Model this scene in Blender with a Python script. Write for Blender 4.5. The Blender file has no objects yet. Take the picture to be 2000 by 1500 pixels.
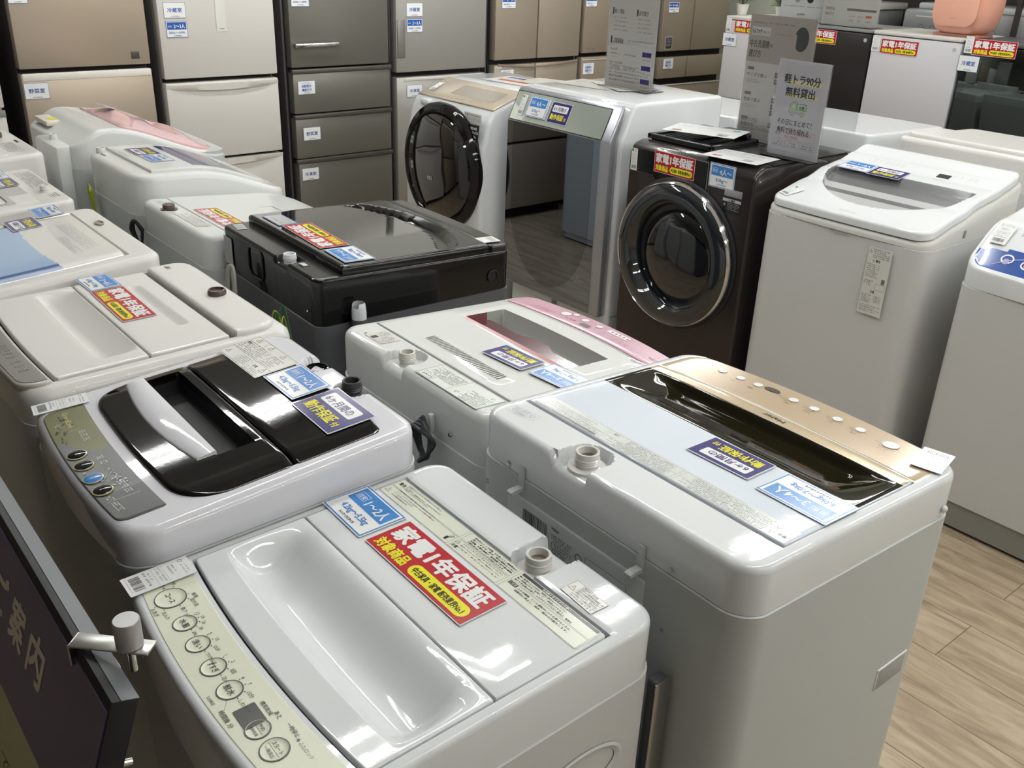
import bpy, bmesh, math, random
from mathutils import Vector, Matrix
random.seed(7)
R = math.radians
scene = bpy.context.scene
COL = scene.collection

# ------------------------------------------------------------------ camera
cam_d = bpy.data.cameras.new('camera'); cam = bpy.data.objects.new('camera', cam_d); COL.objects.link(cam)
cam_d.sensor_fit = 'HORIZONTAL'; cam_d.sensor_width = 36.0
cam_d.lens = 36.0 * 1853.0 / 2000.0
cam_d.clip_start = 0.02
PITCH, ROLL, YAW = 0.437, 0.038, 0.868
_f = Vector((0, math.cos(PITCH), -math.sin(PITCH))); _r = Vector((1, 0, 0)); _u = _r.cross(_f)
_c, _s = math.cos(ROLL), math.sin(ROLL)
_r2 = _c * _r + _s * _u; _u2 = -_s * _r + _c * _u
_Z = Matrix.Rotation(YAW, 3, 'Z')
_r2, _u2, _f = _Z @ _r2, _Z @ _u2, _Z @ _f
cam.matrix_world = Matrix(((_r2.x, _u2.x, -_f.x, 0), (_r2.y, _u2.y, -_f.y, 0), (_r2.z, _u2.z, -_f.z, 1.70), (0, 0, 0, 1)))
scene.camera = cam
# ------------------------------------------------------------------ view and world
vs = scene.view_settings
vs.view_transform = 'Standard'; vs.look = 'None'; vs.gamma = 1; vs.use_curve_mapping = False
vs.exposure = 0.06
scene.cycles.use_denoising = True
scene.cycles.max_bounces = 7; scene.cycles.diffuse_bounces = 3; scene.cycles.glossy_bounces = 4; scene.cycles.transmission_bounces = 6
scene.cycles.use_adaptive_sampling = True; scene.cycles.adaptive_threshold = 0.02
scene.cycles.transparent_max_bounces = 12
scene.cycles.sample_clamp_indirect = 6.0
w = bpy.data.worlds.new('world'); scene.world = w; w.use_nodes = True
w.node_tree.nodes['Background'].inputs[0].default_value = (0.9, 0.95, 1, 1)
w.node_tree.nodes['Background'].inputs[1].default_value = 0.03
TUBE_POWER = 54.0
CEIL = 2.74

# ------------------------------------------------------------------ materials
def lin(c):
    if isinstance(c, str):
        c = c.lstrip('#'); c = [int(c[i:i + 2], 16) / 255 for i in (0, 2, 4)]
    return [(x / 12.92 if x <= 0.04045 else ((x + 0.055) / 1.055) ** 2.4) for x in c]
MATS = {}
def mat(name, col, rough=0.4, metal=0.0, coat=0.0, emit=0.0, trans=0.0, alpha=1.0, bump=0.0, bscale=400, spec=0.5, noise=0.0, nscale=6, stretch=None, ior=1.45):
    if name in MATS: return MATS[name]
    m = bpy.data.materials.new(name); m.use_nodes = True
    nt = m.node_tree; b = nt.nodes['Principled BSDF']; I = b.inputs
    c = lin(col)
    I['Base Color'].default_value = (*c, 1); I['Roughness'].default_value = rough; I['Metallic'].default_value = metal
    I['Coat Weight'].default_value = coat; I['Coat Roughness'].default_value = 0.04
    I['Specular IOR Level'].default_value = spec; I['IOR'].default_value = ior
    I['Transmission Weight'].default_value = trans; I['Alpha'].default_value = alpha
    if emit:
        I['Emission Color'].default_value = (*c, 1); I['Emission Strength'].default_value = emit
    if bump or noise:
        tc = nt.nodes.new('ShaderNodeTexCoord'); mp = nt.nodes.new('ShaderNodeMapping')
        nt.links.new(tc.outputs['Object'], mp.inputs[0])
        if stretch: mp.inputs['Scale'].default_value = stretch
    if bump:
        n = nt.nodes.new('ShaderNodeTexNoise'); n.inputs['Scale'].default_value = bscale; n.inputs['Detail'].default_value = 2
        bp = nt.nodes.new('ShaderNodeBump'); bp.inputs['Strength'].default_value = bump; bp.inputs['Distance'].default_value = 0.002
        nt.links.new(mp.outputs[0], n.inputs['Vector']); nt.links.new(n.outputs['Fac'], bp.inputs['Height']); nt.links.new(bp.outputs[0], I['Normal']); nt.links.new(bp.outputs[0], I['Coat Normal'])
    if noise:
        n = nt.nodes.new('ShaderNodeTexNoise'); n.inputs['Scale'].default_value = nscale; n.inputs['Detail'].default_value = 4
        rp = nt.nodes.new('ShaderNodeMapRange'); rp.inputs['To Min'].default_value = 1 - noise; rp.inputs['To Max'].default_value = 1 + noise
        mx = nt.nodes.new('ShaderNodeVectorMath'); mx.operation = 'SCALE'; mx.inputs[0].default_value = c
        nt.links.new(mp.outputs[0], n.inputs['Vector']); nt.links.new(n.outputs['Fac'], rp.inputs['Value'])
        nt.links.new(rp.outputs[0], mx.inputs['Scale']); nt.links.new(mx.outputs[0], I['Base Color'])
    MATS[name] = m; return m

W_GLOSS = mat('white_gloss_plastic', '#dfe2e4', 0.5, spec=.3, coat=1.0, bump=0.018, bscale=90)
W_LAV = mat('cool_white_plastic', '#dfdfe6', 0.5, spec=.3, coat=1.0, bump=0.018, bscale=90)
W_BLUE = mat('pale_blue_white_lid', '#dbe3ee', 0.5, spec=.3, coat=1.0, bump=0.018, bscale=90)
W_MATT = mat('white_satin_plastic', '#d6d5d1', 0.38)
W_WARM = mat('warm_white_plastic', '#dedcd8', 0.45, spec=.3, coat=.45, bump=0.015, bscale=80)
W_STEEL = mat('painted_white_steel', '#cfcfce', 0.42)
W_STEELG = mat('painted_pale_grey_steel', '#c2c6c5', 0.42)
W_MINT = mat('faint_green_white_plastic', '#d9dbd9', 0.42, spec=.3, coat=.6, bump=.015, bscale=80)
IVORY = mat('ivory_panel_film', '#dde0cb', 0.30)
GREY_PAN = mat('grey_panel_film', '#7e7b76', 0.45)
GREY_PL = mat('mid_grey_plastic', '#8b8b8a', 0.4)
DK_GREY = mat('dark_grey_plastic', '#4c4d4f', 0.4)
CHAR = mat('charcoal_painted_steel', '#55565a', 0.42)
BLACK_GL = mat('black_gloss_plastic', '#0c0b0c', 0.07, bump=0.02, bscale=20)
BLACK_DK = mat('black_deck_plastic', '#2b2a29', 0.2)
BLACK_MT = mat('black_matt', '#17171a', 0.5)
SMOKE = mat('smoked_black_lid', '#0d0b09', 0.045, spec=.5, bump=0.012, bscale=90)
OLIVE_BK = mat('bronze_black_window', '#1e1b0d', 0.045, spec=.5, bump=0.012, bscale=90)
GOLD = mat('champagne_gold_film', '#cdb998', 0.16, metal=0.25, coat=0.5)
GOLDP = mat('champagne_panel', '#c4ae93', 0.16, metal=0.15, coat=0.4)
PINKP = mat('rose_pink_panel', '#c79aab', 0.22, coat=0.3)
PINKW = mat('deep_rose_window', '#7d4a50', 0.12, coat=0.4)
PINKE = mat('rose_edge', '#c0868c', 0.25)
PINKL = mat('pale_pink_lid', '#d8aeb2', 0.1, coat=0.5)
BLUEL = mat('navy_blue_window', '#27366f', 0.08, coat=0.5)
BLUES = mat('sky_blue_window', '#93b4da', 0.12, coat=0.4)
BLUED = mat('denim_blue_edge', '#3f679f', 0.2, coat=0.3)
BLUEF = mat('cobalt_fascia', '#30569f', 0.15, coat=0.5, noise=0.15)
GREYW = mat('grey_brushed_window', '#69696b', 0.3, coat=0.2, bump=0.05, bscale=200)
GREYW2 = mat('pale_grey_window', '#b3b3b4', 0.3, coat=0.2)
CHROME = mat('chrome', '#d8d8d8', 0.08, metal=1)
STEEL = mat('brushed_steel', '#b9b8b6', 0.28, metal=1)
SILVER = mat('silver_plastic', '#a9abb2', 0.25, metal=0.5)
DGLASS = mat('dark_door_glass', '#0b0c0f', 0.05, coat=1.0)
DGLASS2 = mat('dark_bowl_glass', '#0b0f14', 0.04, coat=1.0)
MIRROR = mat('tinted_mirror_glass', '#8f97a5', 0.02, metal=1.0)
MIRROR2 = mat('tinted_mirror_port', '#7b828e', 0.02, metal=1.0)
MIRROR3 = mat('green_mirror_glass', '#c9d2ca', 0.02, metal=.6)
MIRROR4 = mat('smoke_mirror_door', '#5d6461', 0.03, metal=1.0)
BROWNB = mat('dark_bronze_body', '#332d2b', 0.22, metal=0.35, coat=0.3)
BEIGEP = mat('beige_pearl_panel', '#c9bba9', 0.25, metal=0.2, coat=0.3)
F_BEIGE = mat('beige_steel_door', '#b7a897', 0.33, metal=0.35, noise=0.02, stretch=(1, 1, 40), nscale=9)
F_WHITE = mat('white_fridge_door', '#d5d1cc', 0.3, coat=0.1)
F_GREY = mat('dark_steel_door', '#7f7d76', 0.36, metal=0.55, bump=0.08, bscale=60, stretch=(1, 1, 25))
F_GREYT = mat('dark_steel_trim', '#5c5955', 0.4, metal=0.5)
F_SILV = mat('silver_steel_door', '#aeaca6', 0.36, metal=0.4, bump=0.03, bscale=60, stretch=(1, 1, 25))
F_TAN = mat('tan_steel_door', '#b0a494', 0.35, metal=0.4, bump=0.03, bscale=60, stretch=(1, 1, 25))
F_BRWN = mat('taupe_glass_door', '#a29484', 0.3, metal=0.3, coat=0.2)
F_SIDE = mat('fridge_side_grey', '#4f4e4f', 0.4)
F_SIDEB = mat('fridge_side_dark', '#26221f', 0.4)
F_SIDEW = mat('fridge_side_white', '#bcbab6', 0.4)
GASKET = mat('black_gasket', '#141212', 0.6)
MINIW = mat('mini_fridge_white', '#cfcdd0', 0.35)
PEACH = mat('peach_pink_plastic', '#e0a28c', 0.3, coat=0.2)
PLANTG = mat('plant_green', '#3c4d2b', 0.6)
ACRYL = mat('clear_acrylic', '#ffffff', 0.03, trans=1.0, ior=1.25)
LAMIN = mat('laminate_edge', '#dcdfe3', 0.15, coat=0.5)
TRAYC = mat('clear_box_plastic', '#c8cccd', 0.25, alpha=1)
RUB = mat('rubber_black', '#19191b', 0.5)
CORDG = mat('grey_cord', '#b3b1a6', 0.5)
CORDD = mat('dark_grey_cord', '#3a3c40', 0.45)
CORDY = mat('yellow_green_wire', '#a9b43a', 0.45)
# print inks (satin so that they catch the lamps like laminated card)
def ink(n, c, rough=0.18, coat=0.0): return mat('ink_' + n, c, rough, coat=coat)
I_WHITE = ink('white', '#edeeee'); I_RED = ink('red', '#b81e2a'); I_BLUE = ink('blue', '#3f86cf'); I_NAVY = ink('navy', '#27418f')
I_PURP = ink('purple', '#352b74'); I_YEL = ink('yellow', '#e9e32c'); I_BLK = ink('black', '#1a1a1c'); I_GREY = ink('grey', '#77777a')
I_LGREY = ink('light_grey', '#b9b9bb'); I_GREEN = ink('green', '#3e9b4a'); I_PGREEN = ink('pale_green', '#c3d9bb'); I_TAUPE = ink('taupe', '#bfb5ae')
I_DTAUP = ink('dark_taupe', '#6f6a6b'); I_PINK = ink('pink', '#cf7c86'); I_PYEL = ink('pale_yellow', '#ece7ae'); I_ORNG = ink('orange', '#d9622e')
I_FBLUE = ink('fridge_blue', '#3160ad'); I_CREAM = ink('cream', '#dfe2d3'); I_OLIVE = ink('olive', '#7d7a24'); I_PANG = ink('panel_grey', '#5b5c5a'); I_CYAN = ink('cyan', '#7cc4e4')
I_LILAC = ink('lilac', '#a79fc8'); I_DGREY = ink('dark_grey', '#3a3a3c'); I_ROSE = ink('rose', '#a85f7c'); I_OFF = ink('off_white', '#dcdbd5'); I_GOLDTX = ink('brown_text', '#6f5c47')

# ------------------------------------------------------------------ mesh helpers
class MB:
    def __init__(s): s.v = []; s.f = []; s.m = []; s.mats = []
    def mi(s, m):
        if m not in s.mats: s.mats.append(m)
        return s.mats.index(m)
    def add(s, vs, fs, m):
        o = len(s.v); s.v += [tuple(v) for v in vs]; i = s.mi(m)
        for f in fs: s.f.append(tuple(o + k for k in f)); s.m.append(i)
    def xform(s, M, start=0):
        for k in range(start, len(s.v)): s.v[k] = tuple(M @ Vector(s.v[k]))
    def mark(s): return len(s.v)
    def loft(s, rings, m, cap0=True, cap1=True, closed=True):
        n = len(rings[0]); vs = [p for r in rings for p in r]; fs = []
        for i in range(len(rings) - 1):
            for k in range(n if closed else n - 1):
                k2 = (k + 1) % n
                fs.append((i * n + k, i * n + k2, (i + 1) * n + k2, (i + 1) * n + k))
        if cap0: fs.append(tuple(range(n - 1, -1, -1)))
        if cap1: fs.append(tuple((len(rings) - 1) * n + k for k in range(n)))
        s.add(vs, fs, m)
    def box(s, x0, x1, y0, y1, z0, z1, m, b=0.0, seg=2):
        if b <= 0:
            s.add([(x0, y0, z0), (x1, y0, z0), (x1, y1, z0), (x0, y1, z0), (x0, y0, z1), (x1, y0, z1), (x1, y1, z1), (x0, y1, z1)],
                  [(3, 2, 1, 0), (4, 5, 6, 7), (0, 1, 5, 4), (1, 2, 6, 5), (2, 3, 7, 6), (3, 0, 4, 7)], m); return
        bm = bmesh.new(); bmesh.ops.create_cube(bm, size=1)
        for v in bm.verts: v.co = Vector(((x0 + x1) / 2 + v.co.x * (x1 - x0), (y0 + y1) / 2 + v.co.y * (y1 - y0), (z0 + z1) / 2 + v.co.z * (z1 - z0)))
        bmesh.ops.bevel(bm, geom=bm.edges[:], offset=min(b, .49 * min(x1 - x0, y1 - y0, z1 - z0)), segments=seg, profile=0.5, affect='EDGES')
        s.frombm(bm, m)
    def frombm(s, bm, m):
        bm.verts.index_update(); s.add([v.co[:] for v in bm.verts], [[v.index for v in f.verts] for f in bm.faces], m); bm.free()
    def prism(s, prof, x0, x1, m, b=0.0, seg=3):
        """profile in (y,z), extruded along x"""
        bm = bmesh.new(); a = [bm.verts.new((x0, y, z)) for y, z in prof]; c = [bm.verts.new((x1, y, z)) for y, z in prof]
        n = len(prof); bm.faces.new(a[::-1]); bm.faces.new(c)
        for k in range(n): bm.faces.new((a[k], a[(k + 1) % n], c[(k + 1) % n], c[k]))
        bmesh.ops.recalc_face_normals(bm, faces=bm.faces[:])
        if b: bmesh.ops.bevel(bm, geom=bm.edges[:], offset=b, segments=seg, profile=0.5, affect='EDGES')
        s.frombm(bm, m)
    def lathe(s, prof, m, n=32, c=(0, 0, 0), axis='z', cap0=True, cap1=True):
        rings = []
        for r, h in prof:
            ring = []
            for k in range(n):
                a = 2 * math.pi * k / n; x, y = r * math.cos(a), r * math.sin(a)
                if axis == 'z': p = (c[0] + x, c[1] + y, c[2] + h)
                elif axis == '-y': p = (c[0] + x, c[1] - h, c[2] + y)
                else: p = (c[0] + h, c[1] + x, c[2] + y)
                ring.append(p)
            rings.append(ring)
        s.loft(rings, m, cap0, cap1)
    def tube(s, pts, r, m, n=8):
        pts = [Vector(p) for p in pts]; rings = []; up = Vector((0.3, 0.2, 1)).normalized()
        for i, p in enumerate(pts):
            d = (pts[min(i + 1, len(pts) - 1)] - pts[max(i - 1, 0)]).normalized()
            a = d.cross(up)
            if a.length < 1e-4: a = d.cross(Vector((1, 0, 0)))
            a.normalize(); b = d.cross(a)
            rings.append([tuple(p + r * (math.cos(2 * math.pi * k / n) * a + math.sin(2 * math.pi * k / n) * b)) for k in range(n)])
        s.loft(rings, m)
    def build(s, name, parent=None, angle=35, smooth=True):
        me = bpy.data.meshes.new(name); me.from_pydata(s.v, [], s.f)
        for m in s.mats: me.materials.append(m)
        me.polygons.foreach_set('material_index', s.m)
        if smooth:
            me.polygons.foreach_set('use_smooth', [True] * len(me.polygons)); me.set_sharp_from_angle(angle=R(angle))
        me.update()
        o = bpy.data.objects.new(name, me); COL.objects.link(o)
        if parent: o.parent = parent
        return o
def spline(pts, n=8):
    P = [Vector(p) for p in pts]; out = []
    for i in range(len(P) - 1):
        p0, p1, p2, p3 = P[max(i - 1, 0)], P[i], P[i + 1], P[min(i + 2, len(P) - 1)]
        for k in range(n):
            t = k / n
            out.append(0.5 * ((2 * p1) + (-p0 + p2) * t + (2 * p0 - 5 * p1 + 4 * p2 - p3) * t * t + (-p0 + 3 * p1 - 3 * p2 + p3) * t ** 3))
    out.append(P[-1]); return out
def thing(name, label, cat, loc=(0, 0, 0), rz=0, group=None):
    o = bpy.data.objects.new(name, None); COL.objects.link(o); o.empty_display_size = 0.1
    o.location = loc; o.rotation_euler = (0, 0, rz); o['label'] = label; o['category'] = cat
    if group: o['group'] = group
    return o
def tag(o, label, cat, group=None):
    o['label'] = label; o['category'] = cat
    if group: o['group'] = group
    return o
def struct(o): o['kind'] = 'structure'; return o
def sstep(t): t = max(0.0, min(1.0, t)); return t * t * (3 - 2 * t)
def boxmask(x, y, xa, xb, ya, yb, s):
    return sstep(min((x - xa) / s, (xb - x) / s, 1)) * sstep(min((y - ya) / s, (yb - y) / s, 1)) if xa < x < xb and ya < y < yb else 0.0
def rrmask(x, y, x0, x1, y0, y1, rf, rr, s):
    r = rf if y < (y0 + y1) / 2 else rr; cx, cy = (x0 + x1) / 2, (y0 + y1) / 2
    qx, qy = abs(x - cx) - (x1 - x0) / 2 + r, abs(y - cy) - (y1 - y0) / 2 + r
    return sstep(-(math.hypot(max(qx, 0), max(qy, 0)) + min(max(qx, qy), 0) - r) / s)
def rrpts(x0, x1, y0, y1, r, n=6):
    r = max(1e-5, min(r, (x1 - x0) / 2 - 1e-5, (y1 - y0) / 2 - 1e-5)); P = []
    for cx, cy, a0 in ((x1 - r, y1 - r, 0), (x0 + r, y1 - r, 90), (x0 + r, y0 + r, 180), (x1 - r, y0 + r, 270)):
        for k in range(n + 1):
            a = R(a0 + 90 * k / n); P.append((cx + r * math.cos(a), cy + r * math.sin(a)))
    return P

def shell(name, parent, m, x0, x1, y0, y1, Rf, Rr, S, bottom, bevel=.003, xl=(), yl=(), step=.012, warp=None, matf=None, sidem=None, angle=35, closed=False):
    """rounded plate whose top follows z=S(x,y); edge rounded by bevel, skirt down to bottom(x,y)"""
    b = bevel; X0, X1, Y0, Y1 = x0 + b, x1 - b, y0 + b, y1 - b; rf, rr = max(Rf - b, .0005), max(Rr - b, .0005)
    ys = set(); n = max(2, int((Y1 - Y0) / step))
    for k in range(n + 1): ys.add(round(Y0 + (Y1 - Y0) * k / n, 5))
    for k in range(9):
        a = math.pi / 2 * k / 8
        ys.add(round(Y0 + rf * (1 - math.cos(a)), 5)); ys.add(round(Y1 - rr * (1 - math.cos(a)), 5))
    for y in yl:
        if Y0 < y < Y1: ys.add(round(y, 5))
    ys = sorted(ys); ys = [y for i, y in enumerate(ys) if i == 0 or y - ys[i - 1] > .0004]
    xs = set(); n = max(2, int((X1 - X0) / step))
    for k in range(n + 1): xs.add(round(X0 + (X1 - X0) * k / n, 5))
    for x in xl:
        if X0 < x < X1: xs.add(round(x, 5))
    xs = sorted(xs); xs = [x for i, x in enumerate(xs) if i == 0 or x - xs[i - 1] > .0004]
    xc = (X0 + X1) / 2; hw = (X1 - X0) / 2
    def ind(y):
        if y < Y0 + rf: t = Y0 + rf - y; return rf - math.sqrt(max(0, rf * rf - t * t))
        if y > Y1 - rr: t = y - (Y1 - rr); return rr - math.sqrt(max(0, rr * rr - t * t))
        return 0
    nx, ny = len(xs), len(ys); P = []
    for y in ys:
        k = (hw - ind(y)) / hw
        for x in xs: P.append((xc + (x - xc) * k, y))
    loop = [i for i in range(nx)] + [j * nx + nx - 1 for j in range(1, ny)] + [(ny - 1) * nx + i for i in range(nx - 2, -1, -1)] + [j * nx for j in range(ny - 2, 0, -1)]
    L = [Vector(P[i]) for i in loop]; N = []
    for i in range(len(L)):
        d = L[(i + 1) % len(L)] - L[i - 1]
        nn = Vector((d.y, -d.x)); N.append(nn.normalized() if nn.length > 1e-9 else Vector((0, -1)))
    mb = MB(); V = [(x, y, S(x, y)) for x, y in P]; F = []; FM = []
    for j in range(ny - 1):
        for i in range(nx - 1):
            a = j * nx + i; F.append((a, a + 1, a + nx + 1, a + nx))
            q = P[a]; q2 = P[a + nx + 1]; FM.append(matf((q[0] + q2[0]) / 2, (q[1] + q2[1]) / 2) if matf else m)
    prev = loop; sm = sidem or m
    levels = [(math.sin(R(a)) * b, b * (1 - math.cos(R(a)))) for a in (30, 60, 90)]
    for off, dz in levels + [(b, None)]:
        base = len(V)
        for i, (p, nn) in enumerate(zip(L, N)):
            x, y = p.x + nn.x * off, p.y + nn.y * off
            V.append((x, y, (S(p.x, p.y) - dz) if dz is not None else bottom(x, y)))
        cur = list(range(base, base + len(L)))
        for i in range(len(L)):
            k = (i + 1) % len(L); F.append((prev[i], cur[i], cur[k], prev[k])); FM.append(sm)
        prev = cur
    if closed: F.append(tuple(prev[::-1])); FM.append(sm)
    if warp: V = [(x, y + warp(x, y), z) for x, y, z in V]
    mb.v = V
    for f, fm in zip(F, FM): mb.f.append(f); mb.m.append(mb.mi(fm))
    return mb.build(name, parent, angle)

# ------------------------------------------------------------------ printing: flat art made of polygons
_glyph = {}
def glyphs(txt, bold):
    k = txt; bold = 0
    if k in _glyph: return _glyph[k]
    c = bpy.data.curves.new('t', 'FONT'); c.body = txt; c.resolution_u = 2
    o = bpy.data.objects.new('t', c); COL.objects.link(o)
    me = bpy.data.meshes.new_from_object(o.evaluated_get(bpy.context.evaluated_depsgraph_get()))
    vs = [(v.co.x, v.co.y) for v in me.vertices]; fs = [tuple(p.vertices) for p in me.polygons]
    COL.objects.unlink(o); bpy.data.objects.remove(o); bpy.data.curves.remove(c); bpy.data.meshes.remove(me)
    _glyph[k] = (vs, fs); return _glyph[k]
class Art:
    LS = 0.00016
    def __init__(s, w=0, h=0, ls=None):
        s.mb = MB(); s.w = w; s.h = h; s.ls = ls or Art.LS; s.rng = random.Random(int(w * 1e4) + int(h * 1e5))
    def poly(s, pts, m, L=1): s.mb.add([(x, y, L * s.ls) for x, y in pts], [tuple(range(len(pts)))], m); return s
    def rect(s, x0, y0, x1, y1, m, L=1): return s.poly([(x0, y0), (x1, y0), (x1, y1), (x0, y1)], m, L)
    def rrect(s, x0, y0, x1, y1, r, m, L=1): return s.poly(rrpts(x0, x1, y0, y1, r), m, L)
    def circ(s, x, y, r, m, L=1, n=28, ry=None): return s.poly([(x + r * math.cos(2 * math.pi * k / n), y + (ry or r) * math.sin(2 * math.pi * k / n)) for k in range(n)], m, L)
    def ring(s, x, y, r, t, m, L=1, n=36, a0=0, a1=360, ry=None):
        ry = ry or r; vs = []; N = n
        for k in range(N + 1):
            a = R(a0 + (a1 - a0) * k / N); vs += [(x + r * math.cos(a), y + ry * math.sin(a), L * s.ls), (x + (r - t) * math.cos(a), y + (ry - t) * math.sin(a), L * s.ls)]
        s.mb.add(vs, [(2 * k, 2 * k + 1, 2 * k + 3, 2 * k + 2)[::-1] for k in range(N)], m); return s
    def line(s, x0, y0, x1, y1, t, m, L=1):
        d = Vector((x1 - x0, y1 - y0)); n = Vector((-d.y, d.x)).normalized() * t / 2
        return s.poly([(x0 - n.x, y0 - n.y), (x1 - n.x, y1 - n.y), (x1 + n.x, y1 + n.y), (x0 + n.x, y0 + n.y)], m, L)
    def frame(s, x0, y0, x1, y1, t, m, L=1):
        s.rect(x0, y0, x1, y0 + t, m, L); s.rect(x0, y1 - t, x1, y1, m, L); s.rect(x0, y0 + t, x0 + t, y1 - t, m, L); s.rect(x1 - t, y0 + t, x1, y1 - t, m, L); return s
    def tri(s, x, y, r, t, m, L=1):
        P = [(x, y + r), (x - r * .95, y - r * .65), (x + r * .95, y - r * .65)]
        for i in range(3): s.line(*P[i], *P[(i + 1) % 3], t, m, L)
        return s.line(x, y + r * .35, x, y - r * .2, t, m, L)
    def text(s, x, y, h, txt, m, bold=1, L=3, w=None, align='l', rot=0, shear=0):
        """h = height of a capital/kanji box, y = baseline; w forces the width"""
        vs, fs = glyphs(txt, bold)
        if not vs: return s
        x0 = min(v[0] for v in vs); x1 = max(v[0] for v in vs)
        k = h / 0.86; kx = k if w is None else w / (x1 - x0)
        W = (x1 - x0) * kx; off = {'l': 0, 'c': -W / 2, 'r': -W}[align]
        c, sn = math.cos(R(rot)), math.sin(R(rot)); e = .021 * bold * k
        sh = [(0, 0)] if bold < .45 else ([(-e, 0), (e, 0)] if bold < .8 else [(e * math.cos(q), e * math.sin(q)) for q in [i * math.pi / 3 for i in range(6)]])
        for si, (dx, dy) in enumerate(sh):
            out = []; zz = (L + si * .14) * s.ls
            for a, b in vs:
                px = (a - x0) * kx + off + shear * b * k + dx; py = b * k + dy; out.append((x + c * px - sn * py, y + sn * px + c * py, zz))
            s.mb.add(out, fs, m)
        return s
    def scrib(s, x0, y, x1, h, m, L=2, gap=.25, rot=0):
        """row of tiny marks the size of the unreadable small print"""
        x = x0
        while x < x1 - h * .5:
            wd = min(h * s.rng.uniform(.55, 1.0), x1 - x); k = s.rng.random()
            if k > .12:
                s.rect(x, y + h * s.rng.uniform(0, .25), x + wd * .8, y + h * s.rng.uniform(.3, .45), m, L)
                s.rect(x + wd * s.rng.uniform(0, .3), y + h * .62, x + wd * .85, y + h * s.rng.uniform(.78, 1), m, L)
                if k > .5: s.rect(x + wd * .35, y, x + wd * .52, y + h, m, L)
            x += wd + h * gap
        return s
    def para(s, x0, y1, x1, h, n, m, pitch=1.5, L=2, ragged=.3):
        for k in range(n): s.scrib(x0, y1 - h - k * h * pitch, x1 - (x1 - x0) * s.rng.random() * (ragged if k % 2 else .06), h, m, L)
        return s
    def barcode(s, x0, y0, x1, y1, m, L=2):
        x = x0
        while x < x1:
            wd = (x1 - x0) / 40 * s.rng.choice((1, 1, 2)); s.rect(x, y0, min(x + wd, x1), y1, m, L); x += wd + (x1 - x0) / 40 * s.rng.choice((1, 1, 2))
        return s
    def place(s, name, M, parent=None, thick=0.0, base=None, r=0.002, curl=None):
        if thick:
            w, h = s.w / 2, s.h / 2; P = rrpts(-w, w, -h, h, r, 3)
            st = s.mb.mark(); s.mb.loft([[(x, y, -thick) for x, y in P], [(x, y, 0) for x, y in P]], base or LAMIN)
        if curl: s.mb.v = [curl(*v) for v in s.mb.v]
        o = s.mb.build(name, parent, smooth=False); o.matrix_local = M; return o

LOGO = 'トレファクスタイル'
def art_red(w=.24, h=.082):
    a = Art(w, h); X, Y = w / 2, h / 2
    a.rect(-X + .0015, -Y + .0015, X - .0015, Y - .0015, I_RED, 1)
    a.text(-X + w * .045, Y - h * .50, h * .40, '家電1年保証', I_WHITE, 2.1, 3, w * .90)
    a.text(-X + w * .045, -Y + h * .12, h * .25, '対象商品', I_YEL, 1.8, 3, w * .31)
    a.rrect(-X + w * .40, -Y + h * .09, X - w * .045, -Y + h * .39, h * .15, I_YEL, 2)
    a.text(-X + w * .43, -Y + h * .17, h * .145, '中古家具・家電 販売業界No.1', I_BLK, 1.0, 3, w * .49)
    return a
def art_size(people, kg, w=.119, h=.085):
    a = Art(w, h); X, Y = w / 2, h / 2
    a.rect(-X + .002, -Y + .002, X - .002, Y - .002, I_BLUE, 1)
    a.rect(-X + .0045, -Y + .0045, X - .0045, Y - .0045, I_WHITE, 2)
    a.rect(-X + w * .075, Y - h * .51, X - w * .075, Y - h * .085, I_BLUE, 3)
    a.frame(-X + w * .12, Y - h * .38, -X + w * .33, Y - h * .19, .0007, I_WHITE, 4)
    a.text(-X + w * .145, Y - h * .345, h * .11, '目安', I_WHITE, .5, 4, w * .16)
    a.text(-X + w * .40, Y - h * .43, h * .24, people, I_WHITE, .9, 4, w * .46)
    a.text(0, -Y + h * .25, h * .17, kg, I_BLUE, .9, 4, w * .62 if len(kg) > 7 else w * .45, 'c')
    a.text(0, -Y + h * .11, h * .065, LOGO, I_BLK, 1.2, 4, w * .36, 'c', shear=.2)
    return a
def art_purple(w=.13, h=.088):
    a = Art(w, h); X, Y = w / 2, h / 2
    a.rect(-X + .002, -Y + .002, X - .002, Y - .002, I_PURP, 1)
    a.rrect(-X + w * .10, Y - h * .47, X - w * .14, Y - h * .14, h * .05, I_WHITE, 2)
    a.text(-X + w * .15, Y - h * .40, h * .19, '6ヶ月間の', I_PURP, .9, 3, w * .62)
    a.text(-X + w * .10, -Y + h * .19, h * .25, '動作保証', I_YEL, 1.2, 3, w * .66)
    a.text(X - w * .10, -Y + h * .19, h * .15, '付', I_YEL, 1.2, 3, w * .10, 'r')
    return a
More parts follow.
